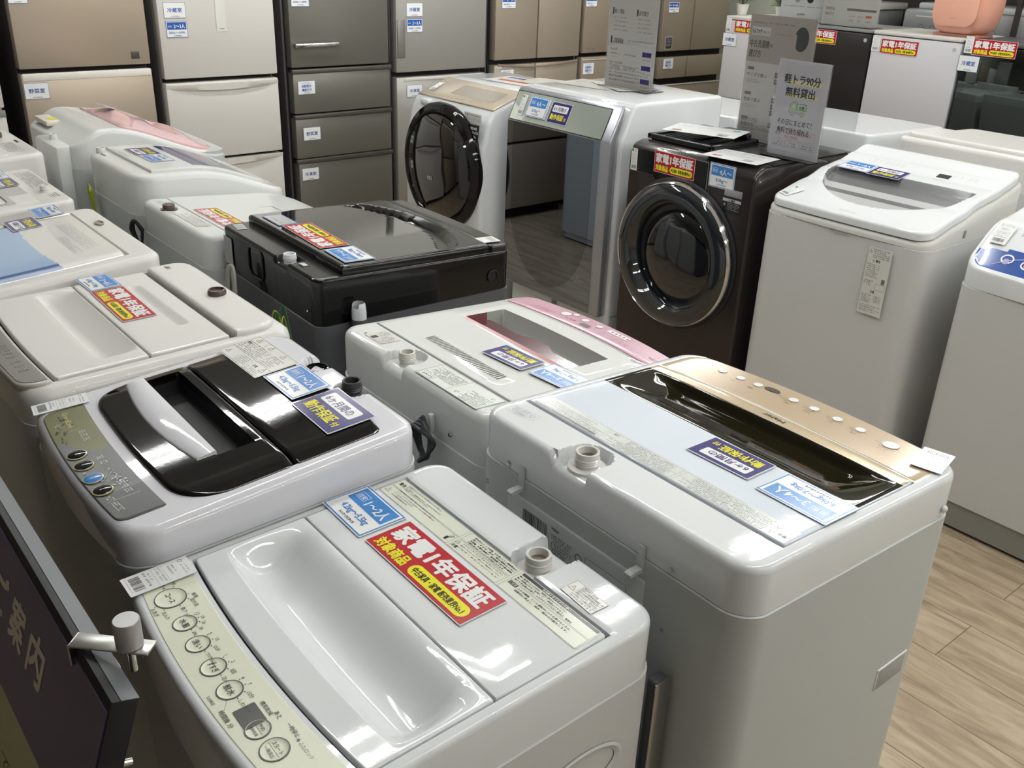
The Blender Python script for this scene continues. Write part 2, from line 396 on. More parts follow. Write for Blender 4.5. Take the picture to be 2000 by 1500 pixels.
def art_ptag(w=.047, h=.094, green=False):
    a = Art(w, h); X, Y = w / 2, h / 2
    a.rect(-X, -Y, X, Y, I_WHITE, 1)
    if green: a.rect(-X + .002, Y - .013, -X + .013, Y - .003, I_GREEN, 2)
    else: a.ring(X - w * .85, Y - h * .12, w * .07, .0007, I_DGREY, 2)
    a.scrib(-X + w * .35, Y - h * .10, X - w * .15, h * .025, I_DGREY); a.scrib(-X + w * .35, Y - h * .15, X - w * .1, h * .02, I_GREY)
    a.scrib(-X + w * .2, Y - h * .27, X - w * .4, h * .03, I_DGREY); a.scrib(-X + w * .2, Y - h * .33, X - w * .3, h * .03, I_DGREY)
    a.line(-X + .003, Y - h * .40, X - .003, Y - h * .40, .0003, I_GREY, 2); a.scrib(-X + w * .1, Y - h * .46, X - w * .1, h * .028, I_GREY); a.scrib(-X + w * .1, Y - h * .51, X - w * .2, h * .028, I_GREY)
    a.line(-X + .003, Y - h * .56, X - .003, Y - h * .56, .0003, I_GREY, 2); a.scrib(-X + w * .2, Y - h * .63, X - w * .35, h * .03, I_DGREY); a.scrib(-X + w * .1, Y - h * .69, X - w * .15, h * .035, I_DGREY)
    a.barcode(-X + w * .15, -Y + h * .09, X - w * .15, -Y + h * .25, I_DGREY); a.scrib(-X + w * .12, -Y + h * .04, X - w * .12, h * .02, I_GREY)
    return a
def art_room(txt, w=.105, h=.07, small=None):
    a = Art(w, h, .0003); X, Y = w / 2, h / 2
    a.rect(-X, -Y, X, Y, I_FBLUE, 1); a.rect(-X + .0015, -Y + .0015, X - .0015, Y - .0015, I_WHITE, 2)
    if small:
        a.text(0, Y - h * .22, h * .10, small, I_FBLUE, .3, 3, w * .55, 'c')
        a.text(0, Y - h * .48, h * .21, txt[0], I_FBLUE, 1, 3, w * .56, 'c'); a.text(0, Y - h * .76, h * .21, txt[1], I_FBLUE, 1, 3, w * .56, 'c')
    else: a.text(0, -h * .10, h * .26, txt, I_FBLUE, 1, 3, w * .66, 'c')
    a.text(0, -Y + h * .08, h * .08, LOGO, I_BLK, 1.2, 3, w * .36, 'c', shear=.2); return a
def art_people(n, l, w=.105, h=.075):
    a = Art(w, h, .0003); X, Y = w / 2, h / 2
    a.rect(-X, -Y, X, Y, I_FBLUE, 1); a.rect(-X + .002, -Y + .002, X - .002, Y - .002, I_WHITE, 2)
    a.rect(-X + w * .05, -h * .02, X - w * .05, Y - h * .07, I_FBLUE, 3)
    a.text(-X + w * .1, h * .13, h * .11, '目安', I_WHITE, .3, 4); a.text(X - w * .12, h * .08, h * .25, n, I_WHITE, 1, 4, w * .52, 'r')
    a.text(0, -Y + h * .24, h * .15, l, I_FBLUE, .8, 4, w * .78, 'c'); a.text(0, -Y + h * .08, h * .08, LOGO, I_BLK, 1.2, 4, w * .36, 'c', shear=.2); return a
def MT(o, x, y):
    x = Vector(x).normalized(); y = Vector(y); y = (y - x * y.dot(x)).normalized(); z = x.cross(y); o = Vector(o)
    return Matrix(((x.x, y.x, z.x, o.x), (x.y, y.y, z.y, o.y), (x.z, y.z, z.z, o.z), (0, 0, 0, 1)))
def vert(o, face='-y'):
    return MT(o, (1, 0, 0), (0, 0, 1)) if face == '-y' else (MT(o, (0, 1, 0), (0, 0, 1)) if face == '+x' else MT(o, (-1, 0, 0), (0, 0, 1)))
def put(art, name, label, cat, M, thick=.0009, group=None, base=None, curl=None):
    o = art.place(name, M, None, thick, base, curl=curl); tag(o, label, cat, group); return o
G_RED, G_SIZE, G_PURP, G_TAG = 'red warranty cards', 'blue household size cards', 'purple six month guarantee cards', 'price tags'
G_ROOM = 'compartment cards on the refrigerators'

# ------------------------------------------------------------------ setting
def room():
    # floor: vinyl planks running along X
    m = bpy.data.materials.new('oak_vinyl_planks'); m.use_nodes = True; nt = m.node_tree; b = nt.nodes['Principled BSDF']; N = nt.nodes.new; K = nt.links.new
    tc = N('ShaderNodeTexCoord'); mp = N('ShaderNodeMapping'); mp.inputs['Location'].default_value = (0.79, -0.04, 0); K(tc.outputs['Object'], mp.inputs[0])
    br = N('ShaderNodeTexBrick'); br.offset = 0.37; br.inputs['Scale'].default_value = 1; br.inputs['Brick Width'].default_value = 1.2; br.inputs['Row Height'].default_value = .196
    br.inputs['Mortar Size'].default_value = .0012; br.inputs['Mortar Smooth'].default_value = 0; br.inputs['Color1'].default_value = (0, 0, 0, 1); br.inputs['Color2'].default_value = (1, 1, 1, 1); br.inputs['Mortar'].default_value = (.5, .5, .5, 1)
    K(mp.outputs[0], br.inputs['Vector'])
    mp2 = N('ShaderNodeMapping'); mp2.inputs['Scale'].default_value = (1.3, 9, 1); K(tc.outputs['Object'], mp2.inputs[0])
    no = N('ShaderNodeTexNoise'); no.inputs['Scale'].default_value = 2.2; no.inputs['Detail'].default_value = 7; no.inputs['Roughness'].default_value = .62; no.inputs['Distortion'].default_value = 1.2
    ad = N('ShaderNodeVectorMath'); ad.operation = 'MULTIPLY_ADD'; ad.inputs[1].default_value = (3, 3, 3); K(br.outputs['Color'], ad.inputs[0]); K(mp2.outputs[0], ad.inputs[2]); K(ad.outputs[0], no.inputs['Vector'])
    cr = N('ShaderNodeValToRGB'); e = cr.color_ramp.elements; e[0].position = .28; e[0].color = (*lin('#83705c'), 1); e[1].position = .72; e[1].color = (*lin('#bfae97'), 1)
    x = cr.color_ramp.elements.new(.5); x.color = (*lin('#a9977f'), 1); K(no.outputs['Fac'], cr.inputs[0])
    mx = N('ShaderNodeMixRGB'); mx.inputs[2].default_value = (*lin('#5b4a3b'), 1); K(cr.outputs[0], mx.inputs[1]); K(br.outputs['Fac'], mx.inputs[0]); K(mx.outputs[0], b.inputs['Base Color'])
    b.inputs['Roughness'].default_value = .42
    mb = MB(); mb.box(-5.7, 4, -4, 6.6, -.05, 0, m); struct(mb.build('floor'))
    wl = mat('off_white_wallpaper', '#b9b8b0', .8, bump=.1, bscale=200); wg = mat('pale_sage_wall', '#c9cebe', .8)
    cl = mat('white_ceiling_board', '#e6e6e4', .85)
    mb = MB(); mb.box(-5.7, 4, -4, 6.6, CEIL, CEIL + .05, cl); struct(mb.build('ceiling'))
    mb = MB(); mb.box(-5.75, -5.65, -4, 6.6, 0, CEIL, wl); struct(mb.build('wall_left'))
    mb = MB(); mb.box(4, 4.1, -4, 6.6, 0, CEIL, wl); struct(mb.build('wall_right'))
    mb = MB(); mb.box(-5.65, 4, 6.6, 6.7, 0, CEIL, wg); struct(mb.build('wall_back'))
    mb = MB(); mb.box(-5.65, 4, -4.1, -4, 0, CEIL, wl); struct(mb.build('wall_front'))
    tube_m = mat('fluorescent_tube', '#fbfcf9', .3, emit=TUBE_POWER)
    hm = mat('lamp_housing_grey', '#6a6a68', .5)
    proto = None
    for X in (-4.15, -2.12, -.1, 1.95):  # the rightmost row is unseen, added to brighten right-facing sides
        for i in range(3, 7):
            Y = -3.1 + i * 1.42
            if proto is None:
                proto = thing('ceiling_light', 'twin tube fluorescent batten lamp mounted on the ceiling', 'ceiling light', (X, Y, CEIL), 0, 'fluorescent battens in rows on the ceiling')
                mb = MB(); mb.box(-.03, .03, -.62, .62, -.085, 0, hm, .004); mb.prism([(-.105, -.112), (-.098, -.112), (-.085, -.092), (.085, -.092), (.098, -.112), (.105, -.112), (.09, -.082), (-.09, -.082)], -.62, .62, hm); mb.xform(Matrix.Rotation(R(90), 4, 'Z'), mb.mark() - 16); mb.box(-.08, .08, -.632, -.615, -.145, -.08, hm, .003); mb.box(-.08, .08, .615, .632, -.145, -.08, hm, .003); mb.build('lamp_housing', proto)
                for sx in (-.058, .058):
                    mb = MB(); mb.lathe([(.0112, -.6), (.0112, .6)], tube_m, 10); mb.xform(Matrix.Rotation(R(90), 4, 'X')); mb.xform(Matrix.Translation((sx, 0, -.125))); mb.build('fluorescent_tube', proto)
            else:
                o = proto.copy(); COL.objects.link(o); o.location = (X, Y, CEIL)
                for ch in proto.children:
                    c = ch.copy(); COL.objects.link(c); c.parent = o
room()

# ------------------------------------------------------------------ top loading washing machines
class TL:
    def __init__(s, name_label, cx, cy, yaw, w, d, zr, zf, bow=0.0, group=None, band=None, R=.04):
        s.w, s.d, s.zr, s.zf, s.R = w, d, zr, zf, R; s.cx, s.cy, s.yaw = cx, cy, math.radians(yaw)
        s.root = thing('washing_machine', name_label, 'washing machine', (cx, cy, 0), s.yaw, group)
        s.M = Matrix.Translation((cx, cy, 0)) @ Matrix.Rotation(s.yaw, 4, 'Z')
        s.bow = bow; s.k = (zr - zf) / d; s.prof = None
        s.band = band or (lambda x, y: (zr + zf) / 2 - .09)
    def S0(s, x, y):
        return (s.prof(y) if s.prof else (s.zr + s.zf) / 2 + s.k * y)
    def Zs(s, x, y): return s.S0(x, y - s.warp(x, y))
    def warp(s, x, y): return -s.bow * (1 - (2 * x / s.w) ** 2) * sstep(-y / (s.d * .45))
    def deck(s, m, S=None, bevel=.012, xl=(), yl=(), step=.014, grow=0.0, name='top_deck', matf=None, angle=35):
        S = S or s.S0; w, d = s.w / 2 + grow, s.d / 2 + grow
        return shell(name, s.root, m, -w, w, -d, d, s.R, s.R, S, s.band, bevel, xl, yl, step, s.warp, matf, angle=angle)
    def body(s, m, base=None, out=.003, z0=.05, basem=None, ridge=True):
        w, d = s.w / 2 + out, s.d / 2 + out; P = rrpts(-w, w, -d, d, s.R + out, 8)
        Q = rrpts(-w + .006, w - .006, -d + .006, d - .006, s.R - .004, 8)
        wp = lambda L, f: [(x, y + s.warp(x, y), f(x, y)) for x, y in L]
        mb = MB()
        # base skirt plus painted wrap with a rounded rim that shows as a fine bright seam
        rings = [wp(P, lambda x, y: z0), wp(P, lambda x, y: s.band(x, y) - .006), wp(P, lambda x, y: s.band(x, y) - .002),
                 wp(Q, lambda x, y: s.band(x, y) + .0), wp(Q, lambda x, y: s.band(x, y) + .02)]
        mb.loft(rings, m); mb.build('body', s.root)
        mb = MB(); B = rrpts(-w + .012, w - .012, -d + .012, d - .012, s.R, 6); mb.loft([wp(B, lambda x, y: .012), wp(B, lambda x, y: z0 + .004)], basem or m); mb.build('base', s.root)
        for sx in (-1, 1):
            for sy in (-1, 1):
                mb = MB(); mb.lathe([(.018, 0), (.02, .004), (.018, .014)], RUB, 12, (sx * (w - .06), sy * (d - .06), 0)); mb.build('foot', s.root)
    def plate(s, name, m, x0, x1, y0, y1, top=.001, t=.012, Rf=.006, Rr=.006, bevel=.002, relief=None, xl=(), yl=(), step=.012, matf=None, warp=True, parent=None):
        S = (lambda x, y: s.S0(x, y) + top + (relief(x, y) if relief else 0))
        return shell(name, parent or s.root, m, x0, x1, y0, y1, Rf, Rr, S, lambda x, y: s.S0(x, y) + top - t, bevel, xl, yl, step, s.warp if warp else None, matf)
    def btn(s, x, y, dz, k=1.0):
        z = s.S0(x, y - s.warp(x, y) * k) + dz; return Matrix.Translation((x, y, z)) @ Matrix.Rotation(math.atan((s.S0(x, y + .01) - s.S0(x, y - .01)) / .02), 4, 'X')
    def tilt(s, x, y, ang=0, dz=.002, warp=True):
        """local frame lying on the sloped top"""
        z = s.S0(x, y) + dz; e = .004; sl = (s.S0(x, y + e) - s.S0(x, y - e)) / (2 * e)
        a = math.radians(ang); X = Vector((math.cos(a), math.sin(a), sl * math.sin(a))); Y = Vector((-math.sin(a), math.cos(a), sl * math.cos(a)))
        return MT((x, y, z), X, Y)
    def card(s, art, label, cat, group, x, y, ang=0, dz=.0035, name='card', curl=None):
        return put(art, name, label, cat, s.M @ s.tilt(x, y, ang, dz), group=group, curl=curl)
    def print_(s, art, x=0, y=0, ang=0, dz=.0016, name='printed_label', warp=False, parent=None):
        """art drawn in machine coordinates, draped over the top surface"""
        if warp or s.prof:
            art.mb.v = [(a, b + s.warp(a, b) * bool(warp), s.S0(a, b) + dz + c) for a, b, c in art.mb.v]
            return art.place(name, Matrix.Identity(4), parent or s.root)
        return art.place(name, s.tilt(x, y, ang, dz), parent or s.root)
def faucet(tl, x, y, m=W_WARM, z=None, r=.019, h=.032, base=.03, dark=None, name='water_inlet'):
    z = tl.S0(x, y) - .022 if z is None else z
    mb = MB(); mb.lathe([(base, 0), (base, .005), (base * .8, .006), (r * .98, .007), (r, .009)] + [(r + (.0014 if i % 2 else 0), .01 + i * .002) for i in range(int((h - .018) / .002))] + [(r, h - .006), (r, h - .001), (r - .002, h), (r - .004, h - .001), (r - .005, h - .016), (.001, h - .016)], m, 36, (x, y, z), cap0=False)
    o = mb.build(name, tl.root, 30)
    mb = MB(); mb.lathe([(.0005, 0), (r - .0055, 0)], dark or mat('inlet_mesh_brown', '#8b7e72', .35, metal=.5), 24, (x, y, z + h - .012), cap0=False, cap1=False); mb.build('inlet_filter', o)
    return o
def lib_lines(*a): return [q for v in a for q in (v, v + .0025, v + .005)]
def round_recess(cx, cy, r, depth, to_rear=False, s=.004):
    def f(x, y):
        if to_rear and y > cy: dd = abs(x - cx)
        else: dd = math.hypot(x - cx, y - cy)
        return -depth * sstep((r - dd) / s)
    return f
def dense(a, b, st=.004):
    n = int((b - a) / st); return [a + (b - a) * k / n for k in range(n + 1)]

# ---- 1: white machine with the ivory control panel, nearest the camera
def ivory_machine():
    t = TL('glossy white top-load washing machine with ivory control panel and scooped lid, nearest the camera', -.908, .560, -.9, .524, .538, .887, .868, bow=.02,
           band=lambda x, y: .803 - .02 * (.27 - y) / .54 - .03 * sstep((-y - .12) / .14) * (1 - (x / .265) ** 2))
    rec = round_recess(.06, .215, .037, .022, True)
    def S(x, y): return t.S0(x, y) - .060 * boxmask(x, y, -.2455, .2455, -.178, .190, .0025) + (rec(x, y) if y > .17 else 0)
    t.deck(W_GLOSS, S, .009, xl=lib_lines(-.2455, .2405) + dense(.015, .105, .003), yl=lib_lines(-.178, .185) + dense(.17, .262, .004))
    t.body(W_STEEL)
    def relief(x, y):
        q = (y + .132) / .128
        if q < 0 or q > 1: return 0
        f = 1 - (1 - min(q / .38, 1)) ** 2 if q < .38 else .5 * (1 + math.cos(math.pi * (q - .38) / .62))
        return -.036 * f * sstep((.236 - abs(x)) / .045)
    t.plate('lid_front', W_GLOSS, -.243, .243, -.173, -.001, .0012, .009, .006, .002, relief=relief, step=.007, xl=dense(-.25, -.19, .004) + dense(.19, .25, .004), yl=dense(-.133, -.12, .0015))
    t.plate('lid_rear', W_GLOSS, -.243, .243, .001, .183, .0012, .009, .002, .006, step=.02)
    t.plate('control_panel', IVORY, -.247, .247, -.256, -.183, .0008, .003, .012, .004, bevel=.001, step=.02)
    # rear rim groove and inlet
    faucet(t, .062, .218, W_WARM, z=t.S0(0, .218) - .0215)
    # panel print
    a = Art(); T = '#2a2a2a'; D = I_DGREY
    def num(x, y, txt, h=.0062): a.text(x, y, h, txt, D, .4, 2, align='c')
    K = [(-.178, -.236, .0205, 'コース'), (-.116, -.240, .0150, '水量'), (-.067, -.242, .0150, '洗い'), (-.015, -.243, .0155, 'すすぎ'), (.034, -.243, .0155, '脱水')]
    for i, (x, y, r, tx) in enumerate(K):
        a.text(x, y - .004, .0085, tx, D, .6, 3, min(r * 1.3, .022), 'c')
    ticks = {1: ['12', '19', '26', '33', '39L'], 2: ['5', '10', '15分', 'つけおき'], 3: ['1', '2', '3回', '注水'], 4: ['4', '7', '15分', 'しわケア']}
    for i, L in ticks.items():
        cx, cy, r, _ = K[i]
        for j, tx in enumerate(L):
            an = R(118 - j * (118 / max(1, len(L) - 1)) * .95)
            px, py = cx + math.cos(an) * (r + .0035), cy + math.sin(an) * (r + .0035)
            a.circ(px, py, .0009, D, 2, 10); a.text(cx + math.cos(an) * (r + .008), cy + math.sin(an) * (r + .008) - .002, .0058, tx, D, .4, 2)
    for an, tx in ((75, '標準'), (50, '自分流'), (10, '香アップ'), (-40, '念入り'), (-75, 'お急ぎ'), (150, '毛布'), (180, 'ドライ')):
        q = R(an); a.circ(-.178 + math.cos(q) * .0245, -.236 + math.sin(q) * .0245, .0009, D, 2, 10)
        a.text(-.178 + math.cos(q) * .029 - (.012 if an > 90 else 0), -.236 + math.sin(q) * .029 - .002, .0058, tx, D, .4, 2)
    a.rrect(.070, -.256, .106, -.228, .002, I_PANG, 2)
    a.text(.075, -.2235, .0058, '槽風乾燥', D, .4, 2); a.text(.100, -.2175, .0062, 'あと', D, .5, 2); a.text(.060, -.2685, .0066, '時間後 分', D, .5, 2)
    a.text(.046, -.2700, .0045, '5分締切', D, .4, 2, align='r'); a.text(.125, -.214, .0058, '一時停止', D, .5, 2); a.text(.160, -.216, .0052, 'ふたロック', D, .4, 2); a.circ(.155, -.2135, .0020, D, 2, 12)
    a.line(.047, -.252, .062, -.262, .0004, D, 2); a.circ(.205, -.243, .013, I_PANG, 2)
    a.line(.137, -.242, .165, -.242, .0004, D, 2); a.text(.151, -.2395, .006, 'スタート', D, .5, 3, .022, 'c'); a.text(.151, -.2495, .005, '一時停止', D, .5, 3, .020, 'c')
    a.text(.112, -.2405, .0052, '予約', D, .5, 3, .012, 'c'); a.line(.100, -.2425, .124, -.2425, .0004, D, 2); a.text(.112, -.2495, .0035, '槽風乾燥', D, .4, 3, .018, 'c')
    a.mb.v = [(x, y, t.Zs(x, y) + .0011 + z) for x, y, z in a.mb.v]; a.place('panel_print', Matrix.Identity(4), t.root)
    for x, y, r, _ in K + [(.112, -.243, .0145, ''), (.151, -.241, .0165, '')]:
        mb = MB(); z = 0; ring = mat('button_ring_grey', '#4b4a48', .3)
        mb.lathe([(r + .0012, 0), (r + .0010, .0008), (r - .0006, .0008)], ring, 40, (0, 0, 0), cap0=False, cap1=False)
        mb.lathe([(r - .0006, .0008), (r - .0015, .00025), (r * .6, .00005), (.0001, .00002)], IVORY, 40, (0, 0, 0), cap0=False, cap1=False); mb.xform(t.btn(x, y, .0009)); mb.build('button', t.root)
    # warning strip across the lid
    a = Art(); F = I_DGREY
    a.rrect(-.254, .1315, .2465, .181, .004, I_CREAM, 1)
    for x0, x1 in ((-.252, -.056), (-.051, .070), (.075, .245)): 
        a.frame(x0, .1575, x1, .180, .0004, F, 2); a.frame(x0, .1325, x1, .1560, .0004, F, 2)
    a.tri(-.243, .144, .006, .0007, F, 2); a.text(-.246, .166, .007, '警告', F, 1, 2)
    Ln = ['脱水槽が完全に止まるまでは、中の洗濯物などに手などを触れない', 'でください。', 'ゆるい回転でも、洗濯物が手にからまり、けがをするおそれがあります。', 'お子様には、ふたや中をのぞかせないでください。', '防水性の高いシートや衣類は、洗い・すすぎ・脱水をしないでください。']
    for k, tx in enumerate(Ln): a.text(-.228, .1742 - k * .0036 - (.004 if k > 3 else 0), .0028, tx, F, .5, 2)
    for k, tx in enumerate(['ベンジン・シンナー・アルコールなどや、それらの付着した衣類を入れ', 'たり、近づけたりしないでください。', '引火や爆発の危険があります。']): a.text(-.228, .1500 - k * .005, .003, tx, F, .5, 2)
    a.rrect(-.071, .137, -.065, .146, .002, F, 2); a.line(-.066, .144, -.062, .152, .0012, F, 3); a.ring(-.064, .150, .004, .0006, F, 3)
    a.tri(-.046, .149, .0045, .0006, F, 2); a.text(-.049, .137, .006, '注意', F, 1, 2)
    for k, tx in enumerate(['防水性のシートや衣類、水を通しにくい繊維製品は、', '洗い・すすぎ・脱水・脱水運転はしない', '洗濯機・衣類の損傷や、異常振動で床や壁の破損、', '衣類の飛び出しによるけがの原因となります。']): a.text(-.037, .1735 - k * .0048, .0034, tx, F, .8, 2, .105 if k < 3 else .09)
    for k, tx in enumerate(['ふたのパッキンなどに手を入れないでください。', '防水タイプのスキーウェア・雨カッパ・自転車カバー・マット・', 'つなぎ・おむつカバーなど']): a.text(-.037, .1512 - k * .0052, .0031, tx, F, .5, 2, .100)
    a.rect(.079, .1745, .243, .1795, F, 3); a.text(.155, .1755, .0034, '洗濯機を使うときのお願い', I_CREAM, .8, 4, .06, 'c')
    a.rect(.079, .1490, .097, .1550, F, 3); a.text(.081, .1505, .0038, 'ご注意', I_CREAM, .6, 4, .014)
    for k, tx in enumerate(['●入浴剤の入った水は、無理に使わないでください。', '●一時停止ボタンを押して、一時停止させると、', '●すすぎ以降の行程で、ふたがロックされない場合は、電源を']): a.text(.080, .1695 - k * .0048, .0034, tx, F, .8, 2, .105 + .02 * (k == 2))
    for k, tx in enumerate(['ふたの開閉、とくに運転中にふたを開けるときは、', '自動的に停止し、排水・脱水の作動をします。']): a.text(.100, .1495 - k * .0055, .0036, tx, F, .9, 2, .115)
    a.mb.v = [((x + .004) * .955 - .002, y, z) for x, y, z in a.mb.v]
    t.print_(a, 0, 0, 0, .0016, 'warning_strip')
    a = Art(); a.rect(-.033, -.016, .033, .016, I_OFF, 1); a.frame(-.033, -.016, .033, .016, .0005, F, 2); a.line(-.0165, -.016, -.0165, .016, .0004, F, 2); a.tri(-.0248, 0, .006, .0007, F, 2)
    for k, tx in enumerate(['【製造年】2020年', '【設計上の標準使用期間】7年', '設計上の標準使用期間を超えて', '使用されますと、経年劣化に', 'よる発火・けが等の事故に至る', 'おそれがあります。']): a.text(-.0145, .0105 - k * .0048, .0038, tx, F, .6, 2, .046 if k > 0 else .03)
    t.print_(a, .167, .212, -3, .0008, 'lifetime_label')
    # oval handle dent on the right side
    mb = MB(); P = []
    mb.lathe([(.030, .0), (.034, .0022), (.037, .0)], W_STEEL, 32, (0, 0, 0), cap0=False, cap1=False)
    mb.xform(Matrix.Translation((.2665, .135, .69)) @ Matrix.Rotation(R(90), 4, 'Y') @ Matrix.Diagonal((1, 2.0, 1, 1))); mb.build('handle_dent', t.root)
    t.card(art_red(.243, .081), 'red one-year warranty card on the lid of the ivory-panel machine nearest the camera', 'card', G_RED, -.009, .081, 0, .0036, 'warranty_card')
    t.card(art_size('1〜2人', '4.2kg〜5.5kg'), 'blue 1-2 person size card beside the nearest red card, on the ivory-panel machine', 'card', G_SIZE, -.2, .080, -1, .0036, 'size_card')
    t.card(art_ptag(), 'white price tag on the corner of the ivory control panel', 'price tag', G_TAG, -.232, -.232, 0, .0045, 'price_tag')
    return t
ivory = ivory_machine()

# ---- 2: black lidded machine
def blacklid_machine():
    t = TL('white washing machine with black smoked lid and olive and grey dial panel', -1.437, .561, -1, .520, .492, .957, .918, bow=.018, R=.05,
           band=lambda x, y: .885 - .02 * (.24 - y) / .5 - .02 * sstep((-y - .1) / .14) * (1 - (x / .265) ** 2))
    r1 = round_recess(.062, .222, .034, .014, True); r2 = round_recess(-.072, .222, .034, .014, True)
    def S(x, y): return t.S0(x, y) + (min(r1(x, y), r2(x, y)) if y > .17 else 0) - .065 * rrmask(x, y, -.229, .229, -.144, .180, .075, .01, .004)
    t.deck(W_LAV, S, .018, xl=lib_lines(-.229, .224) + dense(-.112, .102, .0045), yl=lib_lines(-.144, .175) + dense(-.14, -.07, .006) + dense(.18, .242, .004), step=.008)
    t.body(W_STEELG)
    def edge(x, y): return -.0
    def rel(x, y):
        crown = .003 * (1 - (2 * x / .49) ** 4)
        well = 0
        if y < .004: well = -.040 * boxmask(x, y, -.208, .132, -.062, .003, .006) - 0 * x
        wv = 0
        side = -.006 * sstep((abs(x) - .19) / .045)
        return crown * .5 + well + wv + side
    LX = lib_lines(-.208, .127) + [-.202, -.205, .130]; LY = lib_lines(-.062, -.002) + [-.056]
    def wedge(x, y): return .0
    t.plate('lid_front', SMOKE, -.235, .235, -.150, .025, .006, .014, .075, .002, .006, rel, LX, LY, .008, matf=lambda x, y: BLACK_MT if (-.206 < x < .130 and -.058 < y < .001) else SMOKE)
    t.plate('lid_rear', SMOKE, -.235, .235, .0265, .186, .006, .014, .002, .02, .006, lambda x, y: rel(x, .02) if y < 1 else 0, (), (), .010)
    # white grip bar
    P = []
    N = 14; top = []
    for i in range(N + 1):
        x = -.206 + .334 * i / N; q = (x + .039) / .167; top.append((x, -.062 - .0 * q, -.085 - .018 * (1 - q * q) - .010))
    mb = MB(); rings = []
    for x, yb, yf in top:
        z = lambda y: t.S0(x, y) + .006; rings.append([(x, yb, z(yb) - .004), (x, yb, z(yb) + .006), (x, yb - .003, z(yb) + .008), (x, yf + .003, z(yf) + .006), (x, yf, z(yf) + .003), (x, yf, z(yf) - .004)])
    mb.loft(rings, W_LAV); mb.build('grip_bar', t.root, 50)
    # grey green panel
    def pm(x, y):
        if x < -.05 + .03 * math.sin(y * 60) - .0: return mat('panel_olive_film', '#5c5b16', .3, noise=.25, nscale=12)
        if x > .12: return mat('panel_slate_film', '#343532', .3)
        return mat('panel_grey_film', '#545554', .3, noise=.12, nscale=14)
    t.plate('control_panel', I_PANG, -.206, .206, -.236, -.166, .001, .003, .018, .006, .001, matf=pm, step=.006)
    a = Art(); Wt = I_OFF
    a.text(-.188, -.206, .011, 'GrandLine', mat('ink_gold', '#c9c079', .3), .3, 2, .062, shear=.1)
    rg = random.Random(3)
    for cx, cy, n, rr in ((-.12, -.222, 26, .02), (-.17, -.21, 10, .012), (.078, -.195, 34, .016), (.035, -.235, 16, .012), (-.09, -.232, 14, .012)):
        for k in range(n):
            x, y = cx + rg.gauss(0, rr), cy + rg.gauss(0, rr * .5)
            if abs(x) < .2 and -.228 < y < -.172: a.poly([(x, y), (x + rg.uniform(-.006, .006), y + rg.uniform(.001, .004)), (x + rg.uniform(.002, .008), y + rg.uniform(-.004, .003))], I_BLK, 2)
    for x in (-.105, -.09, -.075, .0, .02, .095, .11, .125): a.para(x, -.186, x + .011, .0022, 3, Wt, 1.7)
    for x in (-.152, .13, .15, .165): a.para(x, -.215, x + .014, .0024, 3, Wt, 1.6)
    a.line(.145, -.228, .145, -.180, .0004, Wt, 2); a.line(-.112, -.215, -.112, -.19, .0004, Wt, 2)
    a.mb.v = [(x, y + t.warp(x, y), t.S0(x, y) + .0016 + z) for x, y, z in a.mb.v]; a.place('panel_print', Matrix.Identity(4), t.root)
    for i, (x, y) in enumerate([(-.026, -.235), (.015, -.236), (.063, -.236), (.106, -.235)]):
        mb = MB(); mb.lathe([(.0155, 0), (.0155, .0012), (.0140, .0015)], mat('button_bezel_cream', '#cfc9a4', .2, metal=.3), 32, (0, 0, 0), cap0=False, cap1=False)
        mb.lathe([(.0140, .0015), (.012, .0022), (.006, .0028), (.0001, .003)], BLACK_GL if i != 2 else mat('button_blue', '#3f83c6', .2, coat=.4), 32, (0, 0, 0), cap0=False, cap1=False); mb.xform(t.btn(x, y, .0016)); mb.build('button', t.root)
    faucet(t, .062, .222, mat('inlet_charcoal', '#3a3a3d', .35), z=t.S0(0, .222) - .0135, base=.026, r=.0175, h=.03)
    mb = MB(); mb.lathe([(.022, .001), (.022, .005), (.019, .0055), (.018, .0), (.001, -.003)], BLACK_GL, 32, (-.072, .222, t.S0(0, .222) - .0135), cap0=False, cap1=False); mb.build('drain_port', t.root)
    a = Art(); F = I_DGREY; a.rect(-.082, -.046, .082, .046, I_OFF, 1); a.frame(-.080, -.044, .080, .044, .0006, F, 2)
    for k in range(3): a.tri(-.06 + k * .05, .034, .007, .0009, F, 2)
    a.text(-.075, .014, .006, '警告', F, 1, 2)
    for x0 in (-.076, -.028, .022): a.para(x0, .024, x0 + .044, .0032, 7, F, 1.6)
    a.line(-.08, -.012, .08, -.012, .0006, F, 2); a.line(-.030, -.044, -.030, .044, .0005, F, 2); a.line(.02, -.044, .02, -.012, .0005, F, 2); a.tri(.064, -.022, .008, .001, F, 2); a.text(.028, -.026, .007, '注意', F, 1, 2); a.para(-.024, -.016, .016, .003, 6, F, 1.6); a.para(.024, -.03, .076, .0026, 4, F, 1.6); a.tri(-.065, -.03, .006, .0008, F, 2)
    t.print_(a, -.160, .142, 1, .0083, 'warning_label')
    t.card(art_size('1〜2人', '4.2kg〜5.5kg', .117, .08), 'blue 1-2 person size card on the black smoked lid, left of the purple card', 'card', G_SIZE, -.011, .15, 0, .0105, 'size_card')
    t.card(art_purple(.136, .092), 'purple six-month guarantee card on the black smoked lid', 'card', G_PURP, .127, .148, -1, .0095, 'guarantee_card')
    t.card(art_ptag(.040, .092), 'white price tag stuck over the corner of the olive and grey dial panel', 'price tag', G_TAG, -.226, -.206, -7, .0035, 'price_tag')
    return t
blk = blacklid_machine()

